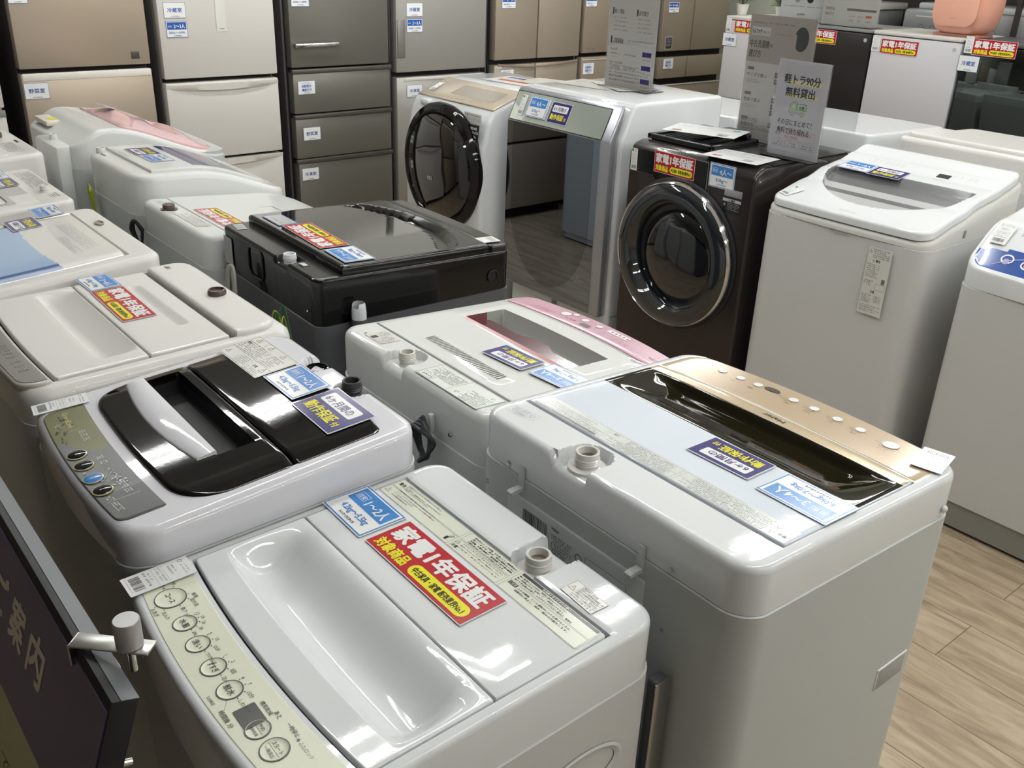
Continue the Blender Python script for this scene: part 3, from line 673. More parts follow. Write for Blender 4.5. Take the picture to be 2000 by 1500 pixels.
# ---- 3: white machine with grey panel
def greypanel_machine():
    t = TL('warm white washing machine with grey touch panel and stepped lid, left of the black-lidded machine', -2.063, .605, 0, .572, .556, .918, .906, bow=.012, R=.05,
           band=lambda x, y: .835)
    def S(x, y): return t.S0(x, y) - .050 * boxmask(x, y, -.257, .257, -.217, .150, .005)
    t.deck(W_WARM, S, .028, xl=lib_lines(-.257, .252), yl=lib_lines(-.223, .145))
    t.body(W_STEEL)
    def r1(x, y):
        q = (y + .122) / .085
        return 0 if q < 0 or q > 1 else -.034 * sstep(q / .3) * (1 - q) ** .9 * sstep((.225 - abs(x + .01)) / .03)
    t.plate('lid_front', W_WARM, -.254, .254, -.212, -.034, .005, .012, .006, .002, .003, r1, dense(-.24, -.2, .006) + dense(.18, .23, .006), (), .008)
    def r2(x, y): return -.010 * boxmask(x, y, -.166, .137, .070, .100, .006) * sstep((.102 - y) / .03)
    t.plate('lid_rear', W_WARM, -.254, .254, -.031, .138, .005, .012, .002, .006, .003, r2, lib_lines(-.166, .132), dense(.064, .104, .003), .01)
    t.plate('rear_cover', W_WARM, -.262, .262, .149, .250, .012, .014, .008, .045, .008, None, (), (), .01)
    t.plate('control_panel', mat('panel_frame_greige', '#b9b3aa', .3), -.262, .262, -.278, -.219, .004, .012, .045, .003, .006, None, (), (), .01)
    t.plate('touch_panel', GREY_PAN, -.247, .247, -.272, -.2225, .0055, .004, .03, .003, .001, None, (), (), .01)
    a = Art(); D = I_DGREY
    a.rect(-.03, -.252, -.012, -.244, mat('ink_display_cream', '#b9b49c', .3), 2)
    for x in (.03, .045, .06, .078, .1, .13, .155, .18): a.para(x, -.238, x + .010, .0022, 5, D, 1.7)
    for x in (-.19, -.15, -.11, -.07): a.para(x, -.24, x + .014, .0024, 3, D, 1.7)
    a.mb.v = [(x, y + t.warp(x, y), t.S0(x, y) + .0059 + z) for x, y, z in a.mb.v]; a.place('panel_print', Matrix.Identity(4), t.root)
    mb = MB(); mb.lathe([(.021, 0), (.0215, .008), (.019, .013), (.0165, .0135), (.016, .008), (.001, .008)], mat('inlet_cap_brown', '#5b4d48', .3), 32, (.021, .212, t.S0(0, .212) + .011), cap0=False); mb.build('inlet_cap', t.root)
    a = Art(); a.barcode(-.235, .185, -.215, .197, I_DGREY); a.scrib(-.255, .186, -.238, .006, I_GREY); t.print_(a, 0, 0, 0, .0125, 'serial_label')
    t.card(art_red(.227, .076), 'red one-year warranty card on the stepped lid of the grey-touch-panel machine', 'card', G_RED, -.061, .022, -1, .0075, 'warranty_card')
    t.card(art_size('3〜4人', '6.0kg〜7.0kg', .108, .075), 'blue 3-4 person size card on the stepped lid of the grey-touch-panel machine', 'card', G_SIZE, -.235, .024, 1, .0078, 'size_card')
    return t
gp = greypanel_machine()

# ---- 4..6: the three machines further along the left row
def bluewindow_machine():
    t = TL('cream white washing machine with sky blue lid window at the left edge', -2.655, .545, 0, .565, .545, .941, .900, bow=.01, R=.04, band=lambda x, y: .80)
    def S(x, y): return t.S0(x, y) - .012 * boxmask(x, y, -.25, .23, -.24, .205, .005)
    t.deck(W_WARM, S, .016, xl=lib_lines(-.25, .225), yl=lib_lines(-.24, .200)); t.body(W_STEEL)
    def mf(x, y): return W_WARM if y > .030 + .02 * (x / .25) ** 2 else (BLUED if x > .185 else BLUES)
    t.plate('lid', W_WARM, -.247, .226, -.235, .196, .004, .012, .02, .008, .003, lambda x, y: -.006 * sstep((abs(x + .01) - .2) / .04), (.185,), dense(.028, .052, .003), .007, matf=mf)
    mb = MB(); mb.lathe([(.014, -.001), (.015, .003), (.012, .004), (.011, .0)], mat('inlet_greige', '#a9a198', .3), 24, (0, 0, 0), cap0=False); mb.xform(Matrix.Translation((-.085, .232, t.S0(0, .232) + .001)) @ Matrix.Diagonal((1.6, .8, 1, 1))); mb.build('water_inlet', t.root)
    mb = MB(); mb.box(.282, .2845, .165, .2, .855, .890, GREY_PL, .002); mb.build('side_vent', t.root)
    a = Art(); a.para(-.13, .165, .14, .004, 6, I_LGREY, 1.6); a.para(-.02, .12, .15, .004, 4, I_LGREY, 1.6); t.print_(a, 0, 0, 0, .0055, 'caution_print')
    t.card(art_purple(.110, .080), 'purple six-month guarantee card beside the sky-blue lid window', 'card', G_PURP, -.215, .063, 180, .0065, 'guarantee_card')
    t.card(art_size('3〜4人', '6.0kg〜7.0kg', .110, .075), 'blue household size card next to the purple card beside the sky-blue lid window', 'card', G_SIZE, -.335 + .04, .118 + .03, 180, .0065, 'size_card')
    return t
bw = bluewindow_machine()
def clearlid_machine():
    t = TL('white washing machine with clear grey lid, just beyond the sky blue window machine', -3.36, .56, 0, .53, .52, .925, .895, R=.035, band=lambda x, y: .80)
    t.deck(W_WARM, None, .012); t.body(W_STEEL)
    def mf(x, y): return mat('clear_grey_lid', '#a7a7a4', .08, coat=.5) if y < .10 or abs(x) < .1 else W_WARM
    t.plate('lid', W_WARM, -.245, .215, -.235, .165, .004, .01, .02, .006, .003, lambda x, y: -.03 * boxmask(x, y, -.2, .17, -.15, .08, .01), lib_lines(-.2, .16), lib_lines(-.15, .07), .015, matf=mf)
    faucet(t, .10, .215, W_WARM, z=t.S0(0, .215) - .004, r=.015, h=.024, base=.018)
    a = Art(); a.para(-.20, .245, .05, .005, 7, I_GREY, 1.55); a.para(.14, .235, .2, .005, 4, I_DGREY, 1.5); t.print_(a, 0, 0, 0, .0008, 'rear_label')
    t.card(art_purple(.115, .08), 'purple six-month guarantee card on the clear grey lid, by the left edge', 'card', G_PURP, -.07, .130, 180, .0065, 'guarantee_card')
    t.card(art_size('3〜4人', '6.0kg〜7.0kg', .115, .08), 'blue household size card above the purple card on the clear grey lid', 'card', G_SIZE, -.19, .130, 180, .0065, 'size_card')
clearlid_machine()
def browncap_machine():
    t = TL('furthest white washing machine at the left edge, with a brown inlet cap', -3.915, .62, 0, .53, .54, .965, .93, R=.04, band=lambda x, y: .82)
    t.deck(W_WARM, None, .016); t.body(W_STEEL)
    t.plate('lid', W_WARM, -.24, .235, -.23, .16, .004, .01, .02, .02, .003)
    mb = MB(); mb.lathe([(.019, 0), (.02, .016), (.015, .022), (.001, .022)], mat('inlet_cap_brown', '#5b4d48', .3), 24, (-.11, .20, t.S0(0, .2)), cap0=False); mb.build('inlet_cap', t.root)
    mb = MB(); mb.box(-.02, .03, .235, .243, t.S0(0, .24) - .002, t.S0(0, .24) + .001, BLACK_MT); mb.build('vent_slot', t.root)
    a = Art(); a.rect(.0, .175, .17, .225, mat('ink_label_grey', '#c6c4bf', .4), 1); a.para(.01, .22, .16, .004, 6, I_GREY, 1.6); t.print_(a, 0, 0, 0, .0008, 'rear_label')
browncap_machine()

# ---- back-to-back row facing the other aisle
def screw(parent, x, y, z, axis='x', r=.005):
    mb = MB(); mb.lathe([(r, 0), (r, .001), (r * .7, .0028), (.0004, .0032)], CHROME, 14, (0, 0, 0), cap0=False)
    mb.xform(Matrix.Translation((x, y, z)) @ (Matrix.Rotation(R(-90), 4, 'X') if axis == '+y' else Matrix.Rotation(R(90), 4, 'Y'))); mb.build('screw', parent)
def gold_machine():
    t = TL('large white washing machine with champagne gold panel and bronze black lid window', -.847, 1.166, 179.2, .588, .545, .975, .951, bow=.022, R=.045,
           band=lambda x, y: .885 + .012 * (y / .27) - .018 * sstep((-y - .1) / .17) * (1 - (x / .29) ** 2))
    rec = round_recess(.062, .232, .040, .022, True)
    def S(x, y): return t.S0(x, y) - .050 * boxmask(x, y, -.2745, .2745, -.150, .186, .0025) + (rec(x, y) if y > .17 else 0)
    t.deck(W_GLOSS, S, .012, xl=lib_lines(-.2745, .2695) + dense(.01, .11, .003), yl=lib_lines(-.150, .181) + dense(.18, .262, .004))
    t.body(W_STEELG)
    def mf(x, y): return W_BLUE if y > -.001 else (OLIVE_BK if y > -.122 else GOLD)
    def rel(x, y):
        v = 0
        if -.121 < y < -.012:
            q = (y + .121) / .109; v = -.022 * sstep(q / .12) * (1 - q) ** .8 * sstep((.262 - abs(x)) / .09)
        return v
    t.plate('lid', W_BLUE, -.272, .272, -.150, .180, .0012, .009, .004, .006, .002, rel, dense(.17, .27, .008) + dense(-.27, -.17, .008), [-.001, -.1205, -.122, -.1235] + dense(-.12, -.10, .002), .011, matf=mf)
    t.plate('control_panel', GOLDP, -.272, .272, -.262, -.152, .0008, .006, .04, .004, .0015, None, (), (), .015)
    a = Art(); T = I_GOLDTX
    a.text(-.03, -.1435, .012, 'Haier', mat('ink_brown_mark', '#4a4238', .2), 1.2, 2, .046)
    for i, (x, y, r) in enumerate([(.183, -.230, .009), (.141, -.231, .009), (.102, -.232, .009), (.022, -.232, .009), (-.022, -.233, .009), (-.071, -.233, .009), (-.119, -.232, .009), (-.181, -.228, .0145)]):
        if i > 2:
            for j in range(6):
                an = R(20 + j * 28); a.circ(x + math.cos(an) * (r + .003), y + math.sin(an) * (r + .003), .0006, T, 2, 8); a.scrib(x + math.cos(an) * (r + .006) - .003, y + math.sin(an) * (r + .006), x + math.cos(an) * (r + .006) + .005, .0028, T)
        a.text(x, y + r + .012, .005, ['入', '予約', '乾燥', '脱水', 'すすぎ', '洗い', '水量', 'コース'][i], T, .4, 2, align='c')
    a.circ(.072, -.236, .017, mat('ink_display_brown', '#4f4641', .2), 2, ry=.009); a.text(.045, -.228, .005, 'あと', T, .4, 2)
    a.mb.v = [(x, y + t.warp(x, y) * .6, t.Zs(x, y + t.warp(x, y) * .6) + .0014 + z) for x, y, z in a.mb.v]; a.place('panel_print', Matrix.Identity(4), t.root)
    for x, y, r in [(.183, -.230, .009), (.141, -.231, .009), (.102, -.232, .009), (.022, -.232, .009), (-.022, -.233, .009), (-.071, -.233, .009), (-.119, -.232, .009), (-.181, -.228, .0145)]:
        mb = MB(); mb.lathe([(r, 0), (r, .001), (r - .001, .0014), (r * .6, .0012), (.0001, .0012)], mat('button_pearl', '#e9ebec', .15, coat=.4), 28, (0, 0, 0), cap0=False, cap1=False); mb.xform(t.btn(x, y + t.warp(x, y) * .6, .0012)); mb.build('button', t.root)
    a = Art(); F = I_DGREY
    F = I_GREY; a.rrect(-.268, .134, .268, .178, .003, ink('strip_white', '#d9ddda'), 1)
    for x0, x1 in ((-.265, -.06), (-.055, .102), (.107, .265)): a.frame(x0, .1365, x1, .1765, .0004, F, 2); a.line(x0, .157, x1, .157, .0004, F, 2)
    a.text(-.262, .160, .006, '警告', F, .8, 2); a.tri(-.240, .167, .0045, .0006, F, 2); a.tri(-.240, .149, .0045, .0006, F, 2); a.text(.095, .141, .005, '注意', F, .6, 2, align='r')
    for k in range(4): a.scrib(-.228, .1715 - k * .0042, -.09 + .02 * (k % 2), .0030, F); a.scrib(-.228, .152 - k * .0042, -.08, .0030, F)
    for k in range(4): a.scrib(-.045, .1715 - k * .0042, .07 + .02 * (k % 2), .0030, F); a.scrib(-.04, .152 - k * .0042, .06, .0030, F)
    a.rect(.11, .170, .262, .175, F, 3)
    for k in range(3): a.scrib(.112, .165 - k * .0042, .25 - .03 * (k % 2), .0030, F); a.scrib(.135, .150 - k * .0042, .25, .0030, F)
    t.print_(a, 0, 0, 0, .0014, 'warning_strip')
    a = Art(); a.frame(-.03, -.013, .03, .013, .0004, F, 2); a.tri(-.02, 0, .006, .0007, F, 2); a.para(-.01, .010, .028, .003, 5, F, 1.4); t.print_(a, .236, .222, 8, .0008, 'lifetime_label')
    faucet(t, .062, .234, W_WARM, z=t.S0(0, .234) - .0215)
    yb = .2725 + .0015
    for x, z in ((.207, .905), (-.161, .905), (.262, .845), (-.16, .80)): screw(t.root, x, yb - .0005, z, '+y')
    for x in (.17, -.105):
        mb = MB(); mb.prism([(yb - .001, .872), (yb + .026, .872), (yb + .028, .878), (yb + .020, .880), (yb + .004, .880), (yb + .002, .915), (yb - .001, .917)], x - .007, x + .007, W_STEELG, .001, 1); mb.build('hose_hook', t.root)
    mb = MB(); mb.box(-.12, .20, yb - .001, yb + .006, .30, .862, W_STEELG, .005); mb.build('rear_panel', t.root)
    a = Art(); a.barcode(-.03, -.01, .03, .012, I_DGREY); a.place('serial_label', vert((.125, yb + .0072, .835), '+y'), t.root)
    a = Art(); a.text(-.03, .02, .007, 'Haier', I_DGREY, .8); a.para(-.03, .012, .02, .0035, 8, I_DGREY, 1.5); a.ring(.035, .0, .008, .0015, I_DGREY, 2); a.frame(.05, -.05, .14, .012, .0006, I_DGREY, 2)
    for k in range(5): a.circ(.06 + k * .017, -.005 - (k % 2) * .02, .004, I_DGREY, 2, 12); a.line(.052, -.01 - k * .008, .136, -.01 - k * .008, .0006, I_DGREY, 2); a.rect(.056 + k * .016, -.04, .064 + k * .016, -.022, I_GREY, 2)
    a.place('rating_label', vert((.052, yb + .0072, .825), '+y'), t.root)
    mb = MB(); mb.lathe([(.006, 0), (.0065, .003), (.004, .006), (.0005, .007)], W_GLOSS, 16, (0, 0, 0)); mb.xform(Matrix.Translation((-.2955, -.225, .893)) @ Matrix.Rotation(R(-90), 4, 'Y')); mb.build('side_peg', t.root)
    mb = MB(); mb.box(-.2980, -.2960, -.222, -.137, .560, .602, mat('handle_recess_shade', '#a9a9a7', .5), .0012); mb.box(-.2990, -.2960, -.225, -.134, .600, .606, W_GLOSS, .0014); mb.box(-.2986, -.2960, -.138, -.134, .560, .606, W_GLOSS, .0012); mb.build('side_handle', t.root)  # recess drawn as a flat slab, its shade put into the darker colour
    t.card(art_purple(.121, .077), 'purple six-month guarantee card on the pale lid of the champagne-panel machine', 'card', G_PURP, -.066, .042, 2, .0038, 'guarantee_card')
    t.card(art_size('3〜4人', '6.0kg〜7.0kg', .124, .084), 'blue 3-4 person size card at the corner of the champagne-panel machine lid', 'card', G_SIZE, -.212, .047, 0, .0038, 'size_card')
    t.card(art_ptag(.050, .084), 'white price tag on the champagne control panel corner', 'price tag', G_TAG, -.252, -.243, 13, .0045, 'price_tag')
    return t
gold = gold_machine()

def pinkpanel_machine():
    t = TL('white washing machine with rose pink control panel and a row of vent slots', -1.482, 1.245, 178.8, .566, .545, .901, .872, bow=.03, R=.045,
           band=lambda x, y: .795)
    rec = round_recess(.055, .232, .042, .018, True)
    def S(x, y): return t.S0(x, y) - .065 * boxmask(x, y, -.262, .262, -.185, .186, .003) + (rec(x, y) if y > .18 else 0)
    t.deck(W_MINT, S, .018, xl=lib_lines(-.262, .257) + dense(.01, .1, .004), yl=lib_lines(-.185, .181) + dense(.185, .252, .004))
    t.body(W_MINT)
    def rel(x, y):
        v = -.045 * boxmask(x, y, -.170, .197, -.128, -.022, .004) + .004 * boxmask(x, y, -.25, .25, -.19, .0, .03)
        return v + .003 * boxmask(x, y, -.155, .13, .110, .150, .012)
    def mf(x, y):
        if -.17 < x < .197 and -.124 < y < -.080: return mat('well_wall_grey', '#a5a8a2', .35)
        if -.172 < x < .199 and -.080 < y < -.025: return PINKW
        if -.172 < x < .199 and -.026 < y < -.012: return PINKE
        return W_MINT
    t.plate('lid', W_MINT, -.260, .260, -.180, .181, .0016, .008, .01, .006, .003, rel, lib_lines(-.170, .192), lib_lines(-.128, -.027) + [-.080, -.012, -.0255], .012, matf=mf)
    # arched window lip inside the handle well
    mb = MB()
    P = [(.193, -.028), (.185, -.085), (.07, -.083), (.045, -.098), (-.02, -.098), (-.05, -.083), (-.155, -.080), (-.166, -.028)]
    zz = t.S0(0, -.05) - .012; mb.loft([[(x, y, zz - .003) for x, y in P], [(x, y, zz) for x, y in P]], mat('rose_clear_lip', '#5e3339', .12, coat=.5)); mb.build('lid_window', t.root)
    for k in range(34):
        x = -.138 + k * .0078; mb = None
    mb = MB()
    for k in range(34):
        x = -.140 + k * .0078; z = t.S0(x, .13) + .0048
        mb.box(x, x + .0034, .118, .143, z, z + .0004, mat('slot_shadow_grey', '#75776f', .6))
    mb.xform(Matrix.Identity(4)); mb.build('vent_slots', t.root, smooth=False)
    t.plate('control_panel', PINKP, -.258, .258, -.262, -.186, .0030, .008, .03, .004, .002, None, (), (), .014)
    a = Art(); Wt = I_WHITE; D = I_ROSE
    for x, y, r in [(.104, -.232, .014), (.085, -.247, .009), (.045, -.238, .011), (-.005, -.238, .010)]: a.circ(x, y, r, Wt, 2); a.ring(x, y, r, .0012, D, 3)
    a.rrect(-.105, -.248, -.035, -.232, .003, Wt, 2); a.rrect(.006, -.222, .034, -.206, .002, mat('ink_display_rose', '#5f5058', .3), 2)
    for x in (.058, .07, .085): a.circ(x, -.215, .0035, D, 2); 
    for k in range(5): a.circ(-.1 + k * .013, -.24, .004, D, 3)
    for x in (-.13, -.11, -.09, -.045): a.para(x, -.205, x + .014, .0024, 4, D, 1.7)
    a.para(.135, -.205, .20, .003, 3, D, 1.7); a.text(-.235, -.222, .011, 'AQUA', mat('ink_rose_mark', '#6b4554', .3), .4, 2, .034)
    a.mb.v = [(x, y + t.warp(x, y), t.S0(x, y) + .0034 + z) for x, y, z in a.mb.v]; a.place('panel_print', Matrix.Identity(4), t.root)
    faucet(t, .055, .232, mat('inlet_cream', '#d9d8cf', .3), z=t.S0(0, .232) - .0175, r=.017, h=.03, base=.0175)
    F = I_DGREY
    a = Art(); a.rect(-.034, -.026, .034, .026, I_OFF, 1); a.para(-.03, .023, .0, .003, 8, F, 1.8); a.rect(.004, .006, .018, .022, F, 2); a.para(.004, .0, .03, .0028, 6, F, 1.6); t.print_(a, .175, .220, 0, .0008, 'rating_label')
    a = Art(); a.rect(-.105, -.037, .105, .037, mat('ink_label_mint', '#d5dad4', .3), 1); a.frame(-.104, -.036, .104, .036, .0006, F, 2); a.line(.0, -.036, .0, .036, .0005, F, 2); a.para(-.098, .032, -.03, .003, 9, F, 1.6); a.tri(-.02, .022, .006, .0008, F, 2); a.tri(-.085, -.018, .005, .0008, F, 2); a.para(.006, .014, .1, .003, 9, F, 1.5); a.frame(.055, .018, .100, .034, .0005, F, 2); a.scrib(.06, .022, .095, .007, F)
    t.print_(a, -.125, .225, 0, .0008, 'caution_label')
    mb = MB(); mb.box(.214, .216, .236, .243, t.S0(0, .24) + .0006, t.S0(0, .24) + .001, BLACK_MT); mb.build('vent_slot', t.root)
    yb = .2725
    screw(t.root, -.165, yb + .002, .822, '+y')
    # power cord hanging behind, plug hook
    mb = MB(); mb.box(-.112, -.100, yb, yb + .012, .805, .845, W_MINT, .003); mb.build('cord_hook', t.root)
    mb = MB()
    for k in range(4):
        q = k * .006; mb.tube(spline([(-.10 - q, yb + .022 + q, .84 - q), (-.128 - q, yb + .026, .80), (-.118, yb + .026 + q, .755), (-.092, yb + .022, .77 - q), (-.088, yb + .024 + q, .82), (-.10 - q, yb + .022 + q, .84 - q)]), .0042, CORDD, 6)
    mb.build('power_cord', t.root)
    t.card(art_purple(.124, .075), 'purple six-month guarantee card on the lid of the rose-pink-panel machine', 'card', G_PURP, -.064, .041, 5, .0065, 'guarantee_card')
    t.card(art_size('3〜4人', '6.0kg〜7.0kg', .115, .08), 'blue household size card next to the handle well of the rose pink panel machine', 'card', G_SIZE, -.196, .022, 5, .0068, 'size_card')
    a = Art(.06, .045); a.rect(-.03, -.0225, .03, .0225, I_WHITE, 1); a.scrib(-.025, .010, .02, .005, I_DGREY); a.barcode(-.02, -.018, .02, -.008, I_DGREY); a.scrib(-.025, 0, .01, .004, I_GREY)
    t.card(a, 'white price tag on the corner of the rose-pink control panel', 'price tag', G_TAG, -.215, -.170, 5, .0052, 'price_tag')
    return t
pinkpanel_machine()

def blackbody_machine():
    t = TL('glossy black washing machine with a mirror-black lid and charcoal body', -2.257, 1.344, 178, .590, .594, .937, .922, bow=.012, R=.028, band=lambda x, y: .815)
    rec = lambda x, y: -.014 * boxmask(x, y, -.135, -.052, .243, .32, .004)
    t.deck(BLACK_GL, lambda x, y: t.S0(x, y) + rec(x, y), .008, xl=lib_lines(-.135, -.057), yl=lib_lines(.243), matf=lambda x, y: BLACK_DK)
    t.body(CHAR)
    arc = lambda x: -.070 - .078 * (1 - min(1, (x / .275) ** 2))
    def rel(x, y):
        d = arc(x) - y
        return -.03 * sstep(d / .008) * (1 - sstep((d - .035) / .03)) * sstep((.265 - abs(x)) / .03)
    t.plate('lid', BLACK_GL, -.288, .288, -.232, .222, .022, .022, .012, .012, .010, rel, (), (), .009, matf=lambda x, y: mat('lid_mirror_black', '#1c1c1e', .035, coat=1) if y > arc(x) else (BLACK_GL if y > arc(x) - .05 else BLACK_DK))
    t.plate('lid_front_edge', BLACK_DK, -.288, .288, -.296, -.236, .016, .016, .02, .006, .006)
    # inlet, clip, rear hatch, labels
    faucet(t, -.092, .268, mat('inlet_white', '#e4e6ea', .25), z=t.S0(0, .268) - .013, r=.0165, h=.026, base=.0167, dark=mat('inlet_blue_grey', '#a9b4d0', .3))
    mb = MB(); mb.box(-.176, -.150, .258, .272, t.S0(0, .265), t.S0(0, .265) + .004, mat('clip_white', '#cfd1d1', .15, coat=.5), .002); mb.build('clip', t.root)
    yb = .2985
    mb = MB(); P = rrpts(.015, .105, .845, .925, .02, 6); P.append(P[0]); mb.tube([(x, yb + .0005, z) for x, z in P], .0025, mat('hatch_groove_black', '#060606', .4), 6); mb.build('rear_hatch', t.root)
    a = Art(); a.rect(-.028, -.04, .028, .04, I_LGREY, 1); a.para(-.024, .034, .02, .0025, 14, I_GREY, 1.9); a.place('rating_label', vert((.248, yb + .0012, .872), '+y'), t.root)
    a = Art(); a.rect(-.03, -.014, .03, .014, I_LGREY, 1); a.para(-.027, .011, .025, .0026, 5, I_DGREY, 1.7); t.print_(a, .243, .262, -8, .0008, 'small_label')
    screw(t.root, -.245, yb + .0005, .845, '+y', .003)
    mb = MB(); mb.lathe([(.017, 0), (.018, .002), (.015, .003), (.0145, -.0)], BLACK_MT, 24, (0, 0, 0), cap0=False); mb.xform(Matrix.Translation((-.2965, -.235, .858)) @ Matrix.Rotation(R(-90), 4, 'Y')); mb.build('side_plug', t.root)
    mb = MB(); z0 = .70
    mb.lathe([(.020, 0), (.021, .05), (.0225, .052), (.0225, .062), (.020, .064), (.021, .085), (.0235, .087), (.0235, .097), (.019, .10), (.0185, .130)], DK_GREY, 28, (-.322, .197, z0)); hose = mb.build('drain_hose_end', t.root)
    mb = MB(); n = 28; rings = []
    for h, r in ((.130, .0188), (.150, .0186), (.168, .0165), (.172, .0145)): rings.append([(-.322 + r * math.cos(2 * math.pi * k / n), .197 + r * math.sin(2 * math.pi * k / n), z0 + h - (.012 * sstep((h - .14) / .02) if 5 < k < 12 else 0)) for k in range(n)])
    mb.loft(rings, mat('hose_cap_frosted', '#d6dbde', .2, coat=.4), cap1=False); mb.build('hose_cap', hose)
    mb = MB()
    for k in range(3):
        q = k * .007; mb.tube(spline([(.115 + q, yb + .05, .70), (.107 + q, yb + .045, .80), (.125 + q, yb + .04, .862 - q), (.155 - q, yb + .045, .85), (.162 - q, yb + .05, .78), (.15, yb + .05, .70)]), .0042, CORDG, 7)
    mb.build('power_cord', t.root)
    rg = random.Random(5); mb = MB()
    for k in range(5):
        x = -.165 - k * .012; mb.tube(spline([(x, yb + .045, .76), (x + rg.uniform(-.02, .02), yb + .06, .81), (x + rg.uniform(-.03, .01), yb + .05, .83 + .03 * (k == 4)), (x - .015, yb + .04, .77)]), .0016, CORDY if k % 2 else mat('green_wire', '#3f7d35', .45), 5)
    mb.build('earth_wire', t.root)
    t.card(art_red(.245, .085), 'red one-year warranty card on the mirror-black lid', 'card', G_RED, -.001, .150, -2, .0245, 'warranty_card')
    t.card(art_size('3〜4人', '6.0kg〜7.0kg', .124, .086), 'blue 3-4 person size card at the corner of the mirror-black lid', 'card', G_SIZE, -.200, .153, -2, .0248, 'size_card')
    a = Art(.05, .085); a.rect(-.025, -.0425, .025, .0425, I_WHITE, 1); a.barcode(-.018, -.035, .018, -.015, I_LGREY); a.scrib(-.018, .02, .015, .004, I_LGREY); a.scrib(-.018, .005, .01, .004, I_LGREY)
    t.card(a, 'white price tag on the front edge of the glossy black machine', 'price tag', G_TAG, -.235, -.245, -5, .020, 'price_tag')
    a = Art(.115, .06); a.rect(-.0575, -.03, .0575, .03, I_FBLUE, 1); a.rect(-.054, -.027, .054, .027, I_LGREY, 2); a.scrib(-.04, .008, .04, .008, I_GREY, 3)
    t.card(a, 'blue edged notice card at the far end of the mirror black lid', 'card', None, .185, .165, 0, .0242, 'notice_card')
blackbody_machine()

def smallcap_machine():
    t = TL('white washing machine with brown inlet cap and black handle well, beyond the black machine', -2.842, 1.285, 180, .53, .54, .888, .868, R=.05, band=lambda x, y: .80)
    t.prof = lambda y: .878 + .08 * y if y > -.12 else .878 - .0096 - .55 * (y + .12) ** 2 * 2 + .08 * (y + .12)
    t.deck(W_MINT, None, .016); t.body(W_STEELG)
    def mf(x, y): return BLACK_GL if (-.20 < x < .045 and -.085 < y < -.045) else W_MINT
    t.plate('lid', W_MINT, -.25, .25, -.23, .19, .003, .01, .03, .005, .003, lambda x, y: -.03 * boxmask(x, y, -.205, .05, -.09, -.04, .005), lib_lines(-.205, .045), lib_lines(-.09, -.045), .013, matf=mf)
    mb = MB(); mb.lathe([(.026, -.001), (.026, .002), (.018, .003), (.019, .016), (.014, .018), (.001, .017)], mat('inlet_cap_brown', '#5b4d48', .3), 26, (.098, .236, t.S0(0, .236)), cap0=False); mb.build('inlet_cap', t.root)
    a = Art(); a.rect(-.14, .198, .04, .245, I_OFF, 1); a.para(-.135, .242, .03, .004, 7, I_DGREY, 1.6); a.para(.16, .238, .22, .005, 4, I_GREY, 1.6); t.print_(a, 0, 0, 0, .001, 'caution_label')
    mb = MB()
    for k in range(3):
        q = k * .005; mb.tube(spline([(.222 + q, .285, .81 - q), (.243 + q, .30, .835), (.262, .30 + q, .80), (.25 - q, .29, .75), (.228, .29, .77), (.222 + q, .285, .81)]), .0045, RUB, 6)
    mb.build('power_cord', t.root)
    t.card(art_red(.235, .080), 'red one-year warranty card on the white lid just behind the glossy black machine', 'card', G_RED, -.055, .135, 0, .0045, 'warranty_card')
smallcap_machine()

def navywindow_machine():
    t = TL('white washing machine with navy blue lid window and rounded sloping front', -3.385, 1.29, 180, .522, .55, .96, .87, R=.09, band=lambda x, y: .842 - .0 * x)
    t.prof = lambda y: .962 - .006 * sstep((.27 - y) / .25) - .115 * sstep((.10 - y) / .46) ** 1.2
    t.band = lambda x, y: .83 - .01 * sstep(-y / .3)
    t.deck(W_MINT, None, .02); t.body(W_STEELG)
    t.plate('lid', W_MINT, -.215, .235, -.22, .205, .010, .014, .06, .006, .004, None, (), (), .013, matf=lambda x, y: BLUEL if (-.17 < x < .20 and -.15 < y < .045) else W_MINT)
    faucet(t, .185, .235, mat('inlet_cream', '#d9d8cf', .3), z=t.S0(0, .235) - .004, r=.015, h=.022, base=.017)
    mb = MB(); mb.box(.12, .16, .238, .245, t.S0(0, .24) - .002, t.S0(0, .24) + .003, GREY_PL, .001); mb.build('drain_slot', t.root)
    a = Art(); a.para(.03, .198, .2, .004, 2, I_GREY, 1.6); a.scrib(-.02, -.19, .1, .006, I_GREY); a.mb.v = [(x, y, t.S0(x, y) + .0108 + z) for x, y, z in a.mb.v]; a.place('panel_print', Matrix.Identity(4), t.root)
    screw(t.root, -.225, .2765, .862, '+y', .003)
    mb = MB(); rg = random.Random(8)
    for k in range(7):
        x = .135 + rg.uniform(-.01, .01); mb.tube(spline([(x - .012, .30, .80), (x - .02, .305 + rg.uniform(0, .01), .845), (x, .305, .865 + rg.uniform(-.01, .005)), (x + .018, .305, .84), (x + .004, .30, .775), (x - .02, .30, .75), (x - .012, .30, .80)]), .0022, CORDY, 5)
    mb.build('earth_wire', t.root)
    t.card(art_purple(.13, .088), 'purple six-month guarantee card on the machine with the navy blue window', 'card', G_PURP, .095, .118, 0, .0125, 'guarantee_card')
    t.card(art_size('3〜4人', '6.0kg〜7.0kg'), 'blue household size card beside the navy blue lid window', 'card', G_SIZE, -.035, .115, 0, .0125, 'size_card')
navywindow_machine()

